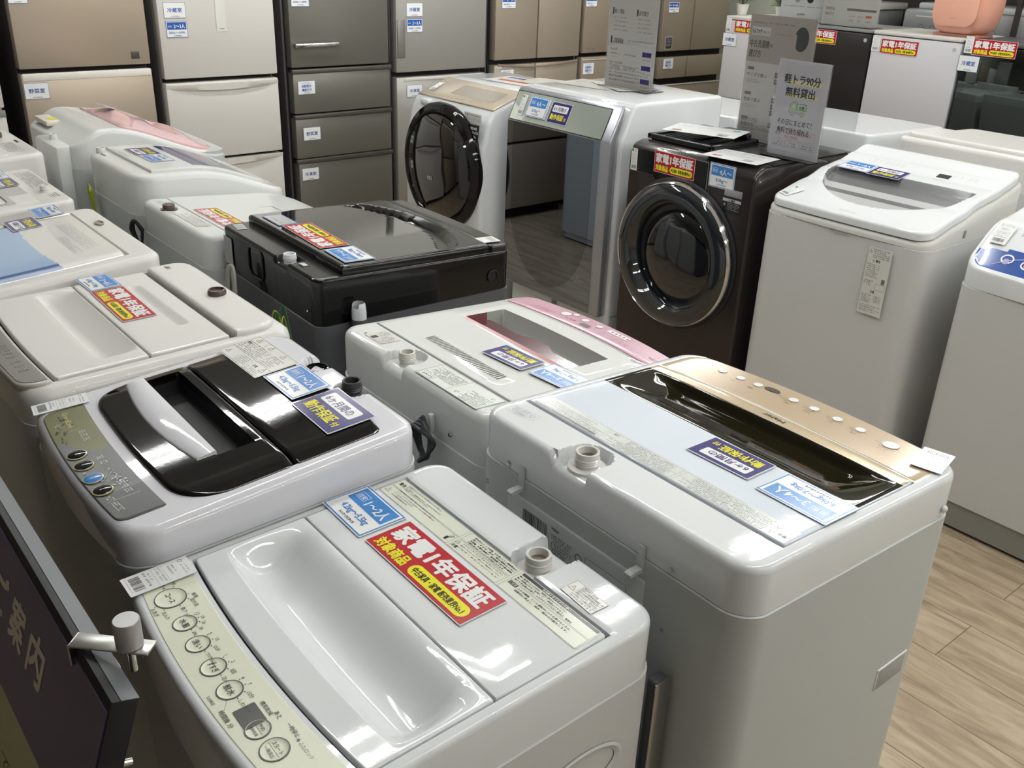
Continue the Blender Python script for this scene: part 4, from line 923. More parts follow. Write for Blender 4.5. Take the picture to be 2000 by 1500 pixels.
def pinklid_machine():
    t = TL('white washing machine with pale pink wavy lid in front of the beige refrigerator', -4.03, 1.30, 180, .60, .60, 1.0, .9, R=.06, band=lambda x, y: .87)
    t.prof = lambda y: .955 + .055 * sstep((.30 - y) / .12) - .125 * sstep((.16 - y) / .44) 
    t.deck(W_MINT, None, .02); t.body(W_STEELG)
    t.plate('lid', PINKL, -.26, .26, -.27, .10, .008, .012, .08, .03, .006, lambda x, y: .040 * (1 - (x / .26) ** 2) * sstep((.10 - y) / .08) * sstep((y + .27) / .1) - .025 * boxmask(x, y, -.16, .12, -.16, -.05, .03), (), (), .013)
    mb = MB(); mb.box(-.26, .02, .27, .345, .62, .955, W_MINT, .015); mb.build('hose_housing', t.root)
    mb = MB(); mb.box(.07, .24, .20, .28, .972, .992, mat('cover_cream', '#e4ddcd', .3), .006); mb.build('top_cover', t.root)
    a = Art(); a.rect(.10, .215, .15, .26, I_YEL, 1); a.mb.v = [(x, y, .9925 + z) for x, y, z in a.mb.v]; a.place('energy_label', Matrix.Identity(4), t.root)
    faucet(t, -.10, .305, W_MINT, z=.955, r=.014, h=.02, base=.016)
    a = Art(.10, .07); a.rect(-.05, -.035, .05, .035, I_FBLUE, 1); a.rect(-.046, -.031, .046, .031, I_LILAC, 2)
    t.card(a, 'small dark blue card lying on the pale pink wavy lid', 'card', None, .05, .045, 10, .047, 'size_card')
pinklid_machine()

# ---- right hand row: two top loaders
def silverwell_machine():
    t = TL('large white washing machine with oval grey lid window, beside the bronze drum machine', -1.665, 3.113, 0, .615, .60, 1.05, .94, bow=.012, R=.05, band=lambda x, y: .868)
    pts = [(-.31, .912), (-.1, .955), (.0, .985), (.10, .998), (.18, 1.018), (.26, 1.040), (.31, 1.036)]
    def prof(y):
        for (a, b), (c, d) in zip(pts, pts[1:]):
            if y <= c: return b + (d - b) * sstep((y - a) / (c - a)) * .5 + (d - b) * max(0, min(1, (y - a) / (c - a))) * .5
        return pts[-1][1]
    t.prof = prof
    t.deck(W_MATT, lambda x, y: prof(y) - .022, .016); t.body(W_STEEL)
    def mf(x, y):
        q = (x / .262) ** 2 + ((y - .02) / .225) ** 2
        if q < 1 and y < .045: return GREYW if y > -.05 else (GREYW2 if y < -.115 or -.085 < y else GREYW)
        return W_GLOSS
    def rel(x, y):
        q = (x / .262) ** 2 + ((y - .02) / .225) ** 2
        return -.020 * sstep((1 - q) / .10) * sstep((.045 - y) / .03) * (1 if y > -.2 else 1)
    t.plate('lid', W_GLOSS, -.298, .298, -.298, .288, .008, .026, .05, .05, .010, rel, (), [.0445, .0455], .0042, matf=mf)
    a = Art(); D = I_GREY
    a.rrect(.075, .118, .120, .145, .001, mat('ink_display_dark', '#38302e', .2), 2)
    for x in (-.18, -.13, -.11, -.09, -.07, .13, .15, .18, .2): a.para(x, .155, x + .012, .0035, 4, I_LGREY, 1.6)
    for x in (-.11, -.08, -.05, -.02): a.text(x, .085, .006, '洗剤', D, .3, 2)
    a.text(.075, .095, .006, '洗濯 乾燥', D, .3, 2, .04); a.text(-.03, -.268, .008, 'Panasonic', I_LGREY, .6, 2, .06)
    a.mb.v = [(x, y + t.warp(x, y), prof(y) + .0083 + z) for x, y, z in a.mb.v]; a.place('panel_print', Matrix.Identity(4), t.root)
    # tall caution label on the front, small label at the side
    a = Art(); F = I_DGREY; a.rect(-.042, -.09, .042, .09, I_OFF, 1)
    a.tri(-.033, .078, .005, .0008, F, 2); a.para(-.024, .086, .038, .0034, 5, F, 1.5); a.text(-.01, .052, .007, '警告', F, 1, 2); a.tri(-.018, .055, .004, .0007, F, 2); a.para(-.038, .046, .01, .0034, 7, F, 1.6); a.rect(.022, -.002, .034, .012, I_GREY, 2); a.para(-.038, .002, -.004, .0034, 3, F, 1.5); a.frame(.004, -.02, .038, -.004, .0005, F, 2); a.text(-.01, -.030, .007, '注意', F, 1, 2); a.para(-.038, -.036, .0, .0032, 5, F, 1.5); a.para(.006, -.036, .036, .0032, 4, F, 1.5); a.para(-.038, -.064, .038, .0032, 4, F, 1.6)
    a.mb.v = [(x, y * 1.25, z) for x, y, z in a.mb.v]
    a.place('caution_label', vert((.165, -.3155, .735), '-y'), t.root)
    a = Art(); a.rect(-.03, -.03, .03, .03, I_LGREY, 1); a.para(-.02, .026, .025, .004, 7, F, 1.6); a.rect(-.028, -.02, -.018, .015, F, 2); a.place('rating_label', MT((.3100, -.14, .745), (0, 1, 0), (0, 0, 1)), t.root)
    mb = MB(); mb.box(.3075, .3095, -.085, -.07, .88, .905, GREY_PL, .001); mb.build('side_slot', t.root)
    mb = MB(); mb.box(-.03, .04, -.3175, -.3145, .8640, .8662, GREY_PL); mb.build('seam_clip', t.root)
    t.card(art_purple(.125, .085), 'purple six-month guarantee card at the edge of the oval grey lid window', 'card', G_PURP, -.066, .055, 0, .0105, 'guarantee_card')
    t.card(art_size('3〜4人', '6.0kg〜7.0kg', .12, .085), 'glare-washed blue size card left of the purple card on the oval-window machine', 'card', G_SIZE, -.19, .060, 0, .0105, 'size_card')
    t.card(art_ptag(.045, .075, True), 'white price tag with green mark on the front corner of the oval-window machine', 'price tag', G_TAG, -.252, -.235, -20, .0125, 'price_tag')
silverwell_machine()
def bluefascia_machine():
    t = TL('white washing machine with cobalt blue dial fascia, cropped by the right edge', -.95, 3.10, 0, .60, .56, 1.0, .84, bow=.015, R=.06, band=lambda x, y: .80)
    t.prof = lambda y: .845 + .13 * sstep((y + .33) / .25) + .04 * sstep((y + .1) / .3)
    cc = (.02, .02)
    def mf(x, y):
        if y < -.185 - .03 * (x / .3) ** 2: return BLUEF
        q = math.hypot(x - cc[0], y - cc[1])
        return BLUEL if q < .235 else (W_GLOSS)
    def S(x, y):
        q = math.hypot(x - cc[0], y - cc[1]); return t.prof(y) + .006 * sstep((.25 - q) / .02) - .012 * sstep((.225 - q) / .03)
    t.deck(W_GLOSS, S, .014, matf=mf, step=.009); t.body(W_STEEL, basem=mat('base_greige', '#8f8d86', .5), z0=.10)
    mb = MB(); w = .2965; P = rrpts(-w, w, -.2765, .2765, .055, 8)
    mb.loft([[(x, y + t.warp(x, y), .012) for x, y in P], [(x, y + t.warp(x, y), .098) for x, y in P]], mat('base_greige', '#8f8d86', .5)); mb.build('plinth', t.root)
    a = Art()
    for k in range(6): a.ring(-.19 + k * .062, -.232 + .02 * (abs(-.19 + k * .062) / .3) ** 2, .019, .004, I_WHITE, 2, ry=.014); a.circ(-.19 + k * .062, -.232, .009, I_LILAC, 2)
    a.ring(-.05, -.30, .20, .003, I_LILAC, 2, a0=30, a1=150, ry=.10); a.text(-.20, -.150, .016, '7.0', I_GREY, .6, 2)
    a.mb.v = [(x, y + t.warp(x, y), S(x, y) + .0012 + z) for x, y, z in a.mb.v]; a.place('panel_print', Matrix.Identity(4), t.root)
    mb = MB(); mb.box(-.115, -.105, -.2790, -.2770, .056, .060, BLACK_MT); mb.build('scuff_mark', t.root)
    t.card(art_ptag(.05, .085), 'white price tag on the cobalt blue fascia at the right edge', 'price tag', G_TAG, -.248, -.165, 0, .010, 'price_tag')
bluefascia_machine()
# ---- backs of the next row, seen over the right hand row
def backrow():
    t = TL('white washing machine with brown inlet cap, seen from behind beyond the oval window machine', -1.66, 3.93, 180, .64, .62, 1.055, 1.03, R=.05, band=lambda x, y: .93)
    t.deck(W_WARM, None, .02); t.body(W_STEEL)
    t.plate('rear_cover', W_WARM, -.29, .29, .0, .285, .018, .018, .02, .03, .012)
    mb = MB(); mb.lathe([(.022, 0), (.022, .014), (.018, .018), (.001, .018)], mat('inlet_cap_brown', '#5b4d48', .3), 24, (-.20, .25, t.S0(0, .25) + .018), cap0=False); mb.build('inlet_cap', t.root)
    a = Art(); a.scrib(-.06, .01, .06, .008, I_LGREY); a.place('maker_mark', vert((.16, .3135, .985), '+y'), t.root)
    t2 = TL('white washing machine seen from behind, between the acrylic notices and the mini fridges', -2.40, 3.93, 180, .62, .62, 1.035, 1.015, R=.03, band=lambda x, y: .93)
    t2.deck(W_GLOSS, None, .01); t2.body(W_STEEL)
    mb = MB(); mb.box(-.06, -.02, .3145, .3165, .952, .955, BLACK_MT); mb.build('vent_slot', t2.root)
    mb = MB(); mb.tube(spline([(-.295, .325, .99), (-.315, .33, .965), (-.32, .33, .93)]), .005, RUB, 6); mb.build('power_cord', t2.root)
    t3 = TL('white washing machine mostly hidden behind the grey mirror-door drum machine', -3.10, 3.93, 180, .62, .60, 1.0, .98, R=.03, band=lambda x, y: .90)
    t3.deck(W_GLOSS, None, .01); t3.body(W_STEEL)
backrow()

# ------------------------------------------------------------------ drum washing machines
def body_prism(root, name, prof, x0, x1, m, b=.012):
    mb = MB(); mb.prism(prof, x0, x1, m, b); return mb.build(name, root, 40)
def feet(root, hw, y0, y1):
    for x in (-hw + .05, hw - .05):
        for y in (y0 + .06, y1 - .06):
            mb = MB(); mb.lathe([(.02, 0), (.022, .004), (.02, .03)], RUB, 12, (x, y, 0)); mb.build('foot', root)
def white_drum():
    cx, cy = -3.82, 3.08
    r = thing('washing_machine', 'white drum washing machine with large black door and beige control panel', 'washing machine', (cx, cy, 0))
    prof = [(-.30, .03), (-.335, .12), (-.352, .35), (-.355, .60), (-.345, .80), (-.315, .93), (-.285, .985), (-.09, 1.052), (-.04, 1.060), (.30, 1.060), (.33, 1.03), (.33, .03)]
    body_prism(r, 'body', prof, -.32, .32, W_GLOSS, .022); feet(r, .32, -.28, .32)
    # sloping beige panel
    sl = math.atan2(.067, .195)
    mb = MB(); mb.box(-.30, .31, -.102, .102, -.006, .004, BEIGEP, .004); mb.xform(Matrix.Translation((0, -.187, 1.020)) @ Matrix.Rotation(sl, 4, 'X')); mb.build('control_panel', r)
    a = Art(); a.rrect(-.10, -.055, .24, .045, .01, mat('panel_screen_greige', '#948a7d', .15, coat=.5), 1)
    for k in range(12): a.scrib(-.11 + k * .03, -.075, -.095 + k * .03, .006, I_GREY)
    for k in range(5): a.circ(-.07 + k * .03, -.09 + .0, .003, I_GREY, 2, 10)
    a.scrib(-.01, -.088, .05, .006, I_GREY); a.place('panel_print', Matrix.Translation((0, -.187, 1.020)) @ Matrix.Rotation(sl, 4, 'X') @ Matrix.Translation((.0, .01, .0045)), r)
    mb = MB(); mb.box(-.24, -.16, -.318, -.28, .945, .975, W_GLOSS, .012); mb.build('detergent_catch', r)
    # door: glossy black ring, domed dark glass
    zc, xc, yf = .685, .015, -.352
    mb = MB(); mb.lathe([(.300, -.02), (.306, .0), (.304, .018), (.296, .030), (.272, .038), (.262, .030), (.258, .020)], BLACK_GL, 72, (xc, yf, zc), '-y', cap0=False, cap1=False); d = mb.build('door_ring', r)
    mb = MB(); mb.lathe([(.262, .020), (.250, .036), (.20, .050), (.12, .058), (.0005, .060)], DGLASS, 72, (xc, yf, zc), '-y', cap0=False, cap1=False); d = mb.build('door', r)
    mb = MB(); mb.prism([(-.0, -.1)] * 0 or [(-.235, -.0), (-.235, .002), (.235, .002), (.235, 0)], -.01, .01, BLACK_GL); 
    a = Art(); a.rect(-.019, -.008, .019, .008, I_LGREY, 1); a.text(0, -.005, .010, '家電', I_DGREY, 1, 2, .030, 'c'); a.place('door_badge', vert((xc - .03, yf - .0615, zc - .055)), d)
    a = Art(); a.rect(-.066, -.020, .066, .020, I_OFF, 1); a.tri(-.056, .010, .006, .0008, I_DGREY, 2); a.circ(-.040, .010, .005, I_GREY, 2, 14); a.scrib(-.03, .006, .06, .007, I_DGREY); a.para(-.06, .0, .06, .0035, 3, I_GREY, 1.6)
    a.place('caution_label', vert((.225, -.3345, .948)), r)
    a = Art(); a.rect(-.048, -.033, .048, .033, I_BLK, 1)
    for k, tx in enumerate(['あぶないから', 'なかに はいっては', 'いけません']): a.text(0, .010 - k * .018, .013, tx, I_WHITE, 1.3, 2, (.062, .086, .062)[k], 'c')
    a.place('warning_label', MT((.245, -.3515, .888), (1, 0, 0), (0, .14, 1)), r)
    put(art_ptag(.035, .085), 'price_tag', 'white price tag on the beige sloping panel of the white drum machine', 'price tag', MT((cx - .25, cy - .205, 1.0235), (.97, .2, .06), (-.2, .9, .31)), .0008)
    a = Art(.30, .21); a.rect(-.15, -.105, .15, .105, I_WHITE, 1); a.rect(-.12, .05, .0, .085, I_FBLUE, 2); a.rect(-.02, .055, .12, .095, I_LILAC, 2); a.rect(-.10, -.05, .10, -.01, I_ORNG, 2); a.para(-.12, .03, .12, .008, 4, I_LILAC, 1.6)
    put(a, 'leaflet', 'colourful leaflet in a clear sleeve lying on top of the white drum machine', 'leaflet', MT((cx + .02, cy + .10, 1.063), (1, .12, 0), (-.12, 1, 0)), .001)
    a = Art(.297, .21); a.rect(-.148, -.105, .148, .105, I_OFF, 1); a.scrib(-.1, .05, .1, .01, I_LGREY)
    put(a, 'leaflet', 'plain pale leaflet at the rear right corner on top of the white drum machine', 'leaflet', MT((cx + .155, cy + .215, 1.0655), (1, .3, 0), (-.3, 1, 0)), .001)
white_drum()
def mirror_drum():
    cx, cy = -3.07, 3.15
    r = thing('washing_machine', 'white drum washing machine with a full grey mirror-glass door and slanted display', 'washing machine', (cx, cy, 0))
    body_prism(r, 'body', [(-.285, .03), (-.295, .10), (-.295, .965), (-.235, 1.105), (-.215, 1.115), (.315, 1.115), (.325, 1.10), (.325, .03)], -.335, .335, W_GLOSS, .014); feet(r, .33, -.25, .3)
    # slab door with bent top
    P = [(-.345, .205), (-.345, .965), (-.280, 1.100), (-.262, 1.108), (-.290, .985), (-.296, .205)]
    mb = MB(); mb.prism(P, -.345, .315, SILVER, .008, 3); door = mb.build('door', r, 40)
    mb = MB(); mb.box(-.338, .262, -.3475, -.345, .215, .965, MIRROR, .0008, 1); mb.build('door_glass', door)
    a = Art(); pts = [(.262, -.15)]; n = 48
    pts = [(.0 + .262 * math.sin(q), .60 - .345 * math.cos(q)) for q in [-math.pi * .42 + math.pi * .84 * k / n for k in range(n + 1)]]
    pts = [(-.2625 + .0, .965), (-.2625, .60 - .345 * math.cos(math.pi * .42))] + pts[1:-1] + [(.2625, .60 - .345 * math.cos(math.pi * .42)), (.2625, .965)]
    a.poly([(x - .037, z) for x, z in pts], MIRROR2, 1); a.place('porthole_tint', MT((0, -.3478, 0), (1, 0, 0), (0, 0, 1)), door)
    up = Vector((0, .065, .135)).normalized(); cen = Vector((0, -.3135, 1.0325))
    nrm = Vector((1, 0, 0)).cross(up)
    a = Art(); a.rrect(-.334, -.068, .262, .062, .012, MIRROR3, 1); a.frame(-.336, -.0705, .264, .0645, .003, I_BLK, 2); a.place('display_glass', MT(cen + nrm * .0012, (1, 0, 0), up), door)
    mb = MB(); mb.box(-.03, .0, -.3015, -.296, .155, .185, GREY_PL, .002); mb.build('filter_tab', r)
    mb = MB(); mb.box(.3355, .3362, -.28, .30, .2, .204, GREY_PL); mb.build('side_seam', r)
    def on(x, h, dz): return MT(Vector((cx, cy, 0)) + cen + Vector((x, 0, 0)) + up * h + nrm * dz, (1, 0, 0), up)
    put(art_ptag(.036, .095, True), 'price_tag', 'white price tag with green mark on the slanted display of the mirror-door machine', 'price tag', on(-.275, .0, .004), .0008)
    put(art_size('4人〜', '8.0kg〜', .125, .092), 'size_card', 'thick blue four person size card on the slanted display of the mirror door machine', 'card', on(-.165, .002, .012), .009, G_SIZE)
    put(art_purple(.125, .092), 'guarantee_card', 'purple six-month guarantee card on the slanted display of the mirror-door machine', 'card', on(-.025, -.002, .005), .0015, G_PURP)
    for i, (x, y, c, an, lb) in enumerate([(-.17, .02, I_OFF, .15, 'pale leaflet lying left of the tall acrylic notice on the mirror-door machine'), (-.05, .10, I_LILAC, -.35, 'leaflet with a lilac edge lying behind the tall acrylic notice on the mirror-door machine')]):
        a = Art(.297, .21); a.rect(-.148, -.105, .148, .105, I_OFF, 1); a.rect(-.148, .075, .148, .105, c, 2); a.para(-.12, .06, .12, .006, 6, I_LGREY, 1.9)
        put(a, 'leaflet', lb, 'leaflet', MT((cx + x, cy + y, 1.1175 + .003 * i), (1, an, 0), (-an, 1, 0)), .001)
mirror_drum()
def bronze_drum():
    cx, cy = -2.345, 3.12
    r = thing('washing_machine', 'dark bronze drum washing machine with a chrome-ringed round door', 'washing machine', (cx, cy, 0))
    body_prism(r, 'body', [(-.285, .03), (-.300, .08), (-.300, .955), (-.280, .985), (-.24, .998), (.28, .998), (.30, .98), (.30, .03)], -.312, .312, BROWNB, .014); feet(r, .31, -.26, .28)
    mb = MB(); mb.box(-.29, .31, -.20, .29, .9975, 1.0005, BLACK_DK, .001); mb.build('top_plate', r)
    a = Art(); a.rrect(-.295, .885, -.165, .972, .006, BLACK_GL, 1); a.rrect(-.165, .868, .095, .980, .008, BLACK_GL, 1); a.frame(-.001, .868, .0965, .981, .0018, STEEL, 2); a.line(-.24, .981, .096, .981, .002, STEEL, 2)
    a.place('control_panel', MT((0, -.3008, 0), (1, 0, 0), (0, 0, 1)), r)
    mb = MB(); mb.box(-.295, -.17, -.304, -.298, .876, .884, BROWNB, .002); mb.build('drawer_lip', r)
    xc, zc, yf = -.015, .600, -.300
    mb = MB(); mb.lathe([(.298, -.01), (.300, .006), (.292, .012), (.288, .012)], BLACK_MT, 72, (xc, yf, zc), '-y', cap0=False, cap1=False); mb.build('door_seat', r)
    mb = MB(); mb.lathe([(.286, .008), (.290, .020), (.287, .034), (.281, .040), (.277, .036)], CHROME, 80, (xc, yf, zc), '-y', cap0=False, cap1=False); ring = mb.build('door_ring', r)
    mb = MB(); mb.lathe([(.279, .036), (.270, .046), (.245, .056), (.222, .055), (.205, .040), (.190, .000), (.183, -.004)], mat('door_rim_smoke', '#1a2024', .06, coat=1), 80, (xc, yf, zc), '-y', cap0=False, cap1=False); mb.build('door_rim', ring)
    mb = MB(); mb.lathe([(.190, .004), (.180, .014), (.14, .028), (.08, .038), (.0005, .041)], DGLASS2, 64, (xc + .012, yf, zc - .012), '-y', cap0=False, cap1=False); mb.build('door_glass', ring)
    mb = MB(); mb.box(.185, .265, -.305, -.298, .878, .905, SILVER, .008); mb.build('door_button', r)
    a = Art(); a.rect(-.043, -.026, .043, .026, I_BLK, 1); a.rect(-.042, .014, .042, .025, I_LGREY, 2); a.text(0, .0155, .008, '△ 警告', I_BLK, 1, 3, .03, 'c'); a.circ(-.032, .002, .006, I_GREY, 2, 16); a.para(-.02, .010, .04, .003, 5, I_LGREY, 1.9)
    a.place('warning_label', vert((.222, -.3008, .845)), r)
    a = Art(); a.scrib(-.17, .95, -.158, .010, I_GREY); a.place('maker_mark', MT((0, -.3016, 0), (1, 0, 0), (0, 0, 1)), r)
    put(art_red(.205, .083), 'warranty_card', 'red one-year warranty card on the control panel of the dark bronze drum machine', 'card', MT((cx - .068, cy - .3035, .941), (1, 0, .0), (0, -.02, 1)), .001, G_RED)
    put(art_size('4人〜', '8.0kg〜', .118, .088), 'size_card', 'blue 4-person size card on the front of the dark bronze drum machine', 'card', MT((cx + .165, cy - .3035, .943), (1, 0, -.0), (0, -.02, 1)), .0015, G_SIZE)
    put(art_ptag(.034, .088, True), 'price_tag', 'white price tag with green mark at the left end of the dark bronze control panel', 'price tag', MT((cx - .278, cy - .3035, .926), (1, 0, 0), (0, -.02, 1)), .0008)
    # drying rack / black grille on top, papers
    mb = MB(); x0, x1, y0, y1 = cx - .37 + .05, cx + .15, 3.03, 3.39
    g = mat('grille_black', '#1d1d20', .3)
    x0, x1, y0, y1 = -2.64, -2.31, 2.90, 3.19
    mb.box(x0, x1, y0, y1, 1.001, 1.009, g, .003); mb.box(x0, x1, y0, y0 + .022, 1.006, 1.020, g, .004); mb.box(x0, x1, y1 - .02, y1, 1.006, 1.022, g, .004)
    mb.box(x0, x0 + .02, y0, y1, 1.006, 1.020, g, .004); mb.box(x1 - .02, x1, y0, y1, 1.006, 1.020, g, .004); mb.box((x0 + x1) / 2 + .01, (x0 + x1) / 2 + .024, y0, y1, 1.006, 1.018, g, .003)
    for k in range(14):
        xx = x0 + .03 + k * .0165; mb.box(xx, xx + .005, y0 + .02, y1 - .02, 1.008, 1.0135, g)
    for xx in (x0 + .07, x1 - .07): mb.box(xx - .03, xx + .03, y1 - .03, y1 + .004, 1.016, 1.036, g, .006)
    tag(mb.build('plastic_grille', None), 'black plastic grille tray lying on top of the dark bronze drum machine', 'tray')
    def sheet(w_, h_, label, o, xd, yd, seed, curl, blue=False):
        a = Art(w_, h_); X, Y = w_ / 2, h_ / 2; a.rng = random.Random(seed); a.rect(-X, -Y, X, Y, I_WHITE, 1)
        a.scrib(-X + .02, Y - .03, X - .05, .008, I_DGREY); a.line(-X + .02, Y - .04, X - .02, Y - .04, .001, I_BLK, 2); a.para(-X + .02, Y - .05, X - .03, .005, 5, I_LGREY, 1.8); a.rect(-X + .03, -Y + .03, -X + .07, -Y + .05, I_PINK, 2); a.rect(X - .08, -Y + .025, X - .04, -Y + .06, I_LGREY, 2); a.line(-X + .02, -Y + .08, X - .02, -Y + .08, .001, I_DGREY, 2)
        if blue: a.rect(X - .06, Y - .05, X - .03, Y - .03, I_CYAN, 2)
        # subdivide for a gentle curl: place as strips
        put(a, 'paper_sheet', label, 'paper', MT(o, xd, yd), .0004, None, I_WHITE, curl)
    sheet(.30, .20, 'printed paper sheet lying on the black grille tray', (-2.475, 3.06, 1.040), (1, .35, 0), (-.35, 1, 0), 11, lambda x, y, z: (x, y, z + .004 * math.cos(x * 9)), True)
    sheet(.24, .17, 'printed paper sheet lying right of the black grille tray', (-2.185, 2.915, 1.0035), (1, .12, 0), (-.12, 1, 0), 12, lambda x, y, z: (x, y, z + .001))
bronze_drum()

# ------------------------------------------------------------------ acrylic notices
def acrylic(label, o, w_, h_, fn, deep=.09, face='-y', group=None):
    r = thing('notice_stand', label, 'sign', o)
    mb = MB(); mb.box(-w_ / 2 - .003, w_ / 2 + .003, -.0045, -.0030, .0, h_ + .004, ACRYL); mb.box(-w_ / 2 - .003, w_ / 2 + .003, -.0045, deep - .02, .0, .003, ACRYL); mb.box(-w_ / 2 - .003, w_ / 2 + .003, .0012, .0027, .006, h_ + .004, ACRYL); mb.box(-w_/2 - .003, w_/2 + .003, -deep * .5, -.0045, 0, .003, ACRYL); mb.build('acrylic_holder', r, smooth=False)
    a = Art(w_, h_, .0003); a.rect(-w_ / 2, -h_ / 2, w_ / 2, h_ / 2, I_WHITE, .6); fn(a, w_, h_); a.place('printed_sheet', vert((0, -.0022, h_ / 2 + .004)), r, .0006, I_WHITE)
    return r
def notice_truck(a, w_, h_):
    X, Y = w_ / 2, h_ / 2; D = I_DGREY; P = mat('notice_paper_lilac', '#dcdae2', .35)
    a.rect(-X, -Y, X, Y, P, 1)
    a.rect(-X + .045, Y - .083, X - .022, Y - .070, I_PYEL, 2); a.rect(-X + .050, Y - .127, X - .032, Y - .114, I_PYEL, 2)
    a.text(-.076, Y - .078, .030, '軽トラ90分', D, 1.0, 3, .152); a.text(-.064, Y - .122, .030, '無料貸出', D, 1.0, 3, .124)
    def truck(x, y, s):
        G, O = I_PGREEN, I_DTAUP
        a.poly([(x - .034 * s, y - .014 * s), (x - .030 * s, y + .012 * s), (x - .02 * s, y + .022 * s), (x - .004 * s, y + .022 * s), (x - .004 * s, y - .014 * s)], G, 2)
        for p, q in (((-.034, -.014), (-.030, .012)), ((-.030, .012), (-.02, .022)), ((-.02, .022), (-.004, .022)), ((-.004, .022), (-.004, -.014)), ((-.034, -.014), (.036, -.018))): a.line(x + p[0] * s, y + p[1] * s, x + q[0] * s, y + q[1] * s, .0012, O, 3)
        a.rect(x - .002 * s, y - .004 * s, x + .036 * s, y + .018 * s, I_GREEN, 2); a.rect(x, y - .002 * s, x + .034 * s, y + .016 * s, I_PGREEN, 3); a.text(x + .017 * s, y + .001, .010, '人口密', I_BLK, .8, 4, .022, 'c'); a.rect(x - .002 * s, y - .014 * s, x + .036 * s, y - .006 * s, G, 2)
        a.rect(x - .022 * s, y + .004 * s, x - .010 * s, y + .014 * s, P, 3)
        for wx in (-.018, .022): a.circ(x + wx * s, y - .018 * s, .008 * s, I_LGREY, 4, 20); a.circ(x + wx * s, y - .018 * s, .004 * s, P, 5, 14)
    truck(-.004, Y - .165, 1.05)
    a.text(-.082, Y - .225, .021, 'その日にまとめて！', D, .5, 3, .148); a.text(-.078, Y - .255, .021, '無料で持ち帰れる', D, .6, 3, .138)
    a.frame(-.095, -Y + .040 + .022, .088, -Y + .082 + .012, .0006, I_PINK, 2); a.text(-.088, -Y + .073, .009, '対象商品', I_PINK, .4, 3, .030); a.text(-.040, -Y + .080, .008, '合計9,000円(税込)以上の', I_PINK, .3, 3, .112); a.text(-.040, -Y + .067, .008, '家具・家電商品', I_PINK, .4, 3, .055)
    for k in range(3): a.frame(-.095 + k * .0625, -Y + .032, -.036 + k * .0625, -Y + .056, .0005, D, 2); a.scrib(-.088 + k * .0625, -Y + .045, -.045 + k * .0625, .005, D); a.scrib(-.090 + k * .0625, -Y + .036, -.042 + k * .0625, .005, D)
    a.scrib(-.095, -Y + .014, -.02, .003, I_FBLUE)
acrylic('acrylic notice with a green truck drawing on the dark bronze drum machine', (-2.068, 3.065, 1.0045), .217, .338, notice_truck)
def notice_choose(a, w_, h_):
    X, Y = w_ / 2, h_ / 2; D = I_DTAUP; B = mat('notice_paper_offwhite', '#d8d6d2', .35)
    a.rect(-X, -Y, X, Y, B, 1); a.rect(-X, Y - .175, X, Y, mat('notice_taupe', '#bdb3ae', .35), 2)
    a.scrib(-X + .018, Y - .032, X - .09, .006, D, 3); a.rect(-X + .012, Y - .075, -X + .10, Y - .045, B, 3); a.text(-X + .017, Y - .069, .018, 'トレファク', I_DGREY, 1.4, 4, .042); a.text(-X + .062, Y - .067, .009, 'が教える！', D, .5, 4, .034)
    a.circ(X - .058, Y - .075, .032, mat('ink_washer_dark', '#4a4a4c', .3), 3, 40, ry=.044); a.rect(X - .092, Y - .118, X - .080, Y - .06, mat('notice_taupe', '#bdb3ae', .35), 4); a.scrib(-X + .12, Y - .068, X - .09, .004, D, 4)
    a.text(-X + .010, Y - .118, .026, '中古洗濯機', D, .9, 3, .092); a.text(-X + .106, Y - .116, .015, 'の', D, .9, 3); a.text(-X + .010, Y - .155, .026, '選び方', D, .9, 3, .058)
    for k, (tt, n) in enumerate((('サイズで選ぶ', 2), ('性能で選ぶ', 3), ('家電全品', 1))):
        y = Y - .195 - k * .095; a.rect(-X + .014, y - .010, -X + .045, y + .001, D, 3); a.text(-X + .016, y - .008, .007, 'ポイント', B, .4, 4, .026)
        a.text(-X + .014, y - .034, .014, tt, D, .7, 3); a.para(-X + .014, y - .045, -X + .085, .004, 2, I_GREY, 2.0, 3)
        for j in range(n): a.rect(X - .155, y - .030 - j * .024, X - .130, y - .010 - j * .024, D, 3); a.scrib(X - .152, y - .022 - j * .024, X - .134, .006, B, 4)
    a.text(-X + .014, -Y + .066, .014, '保証付き', D, .7, 3); a.circ(-X + .085, -Y + .070, .012, I_LGREY, 3); a.text(X - .155, Y - .245, .010, '4.2-5.5', D, .4, 3); a.para(-X + .014, -Y + .055, X - .1, .004, 3, I_GREY, 2.0, 3)
acrylic('tall taupe topped acrylic notice with a dark washer picture, behind the truck notice', (-2.318, 3.25, 1.0045), .302, .466, notice_choose)
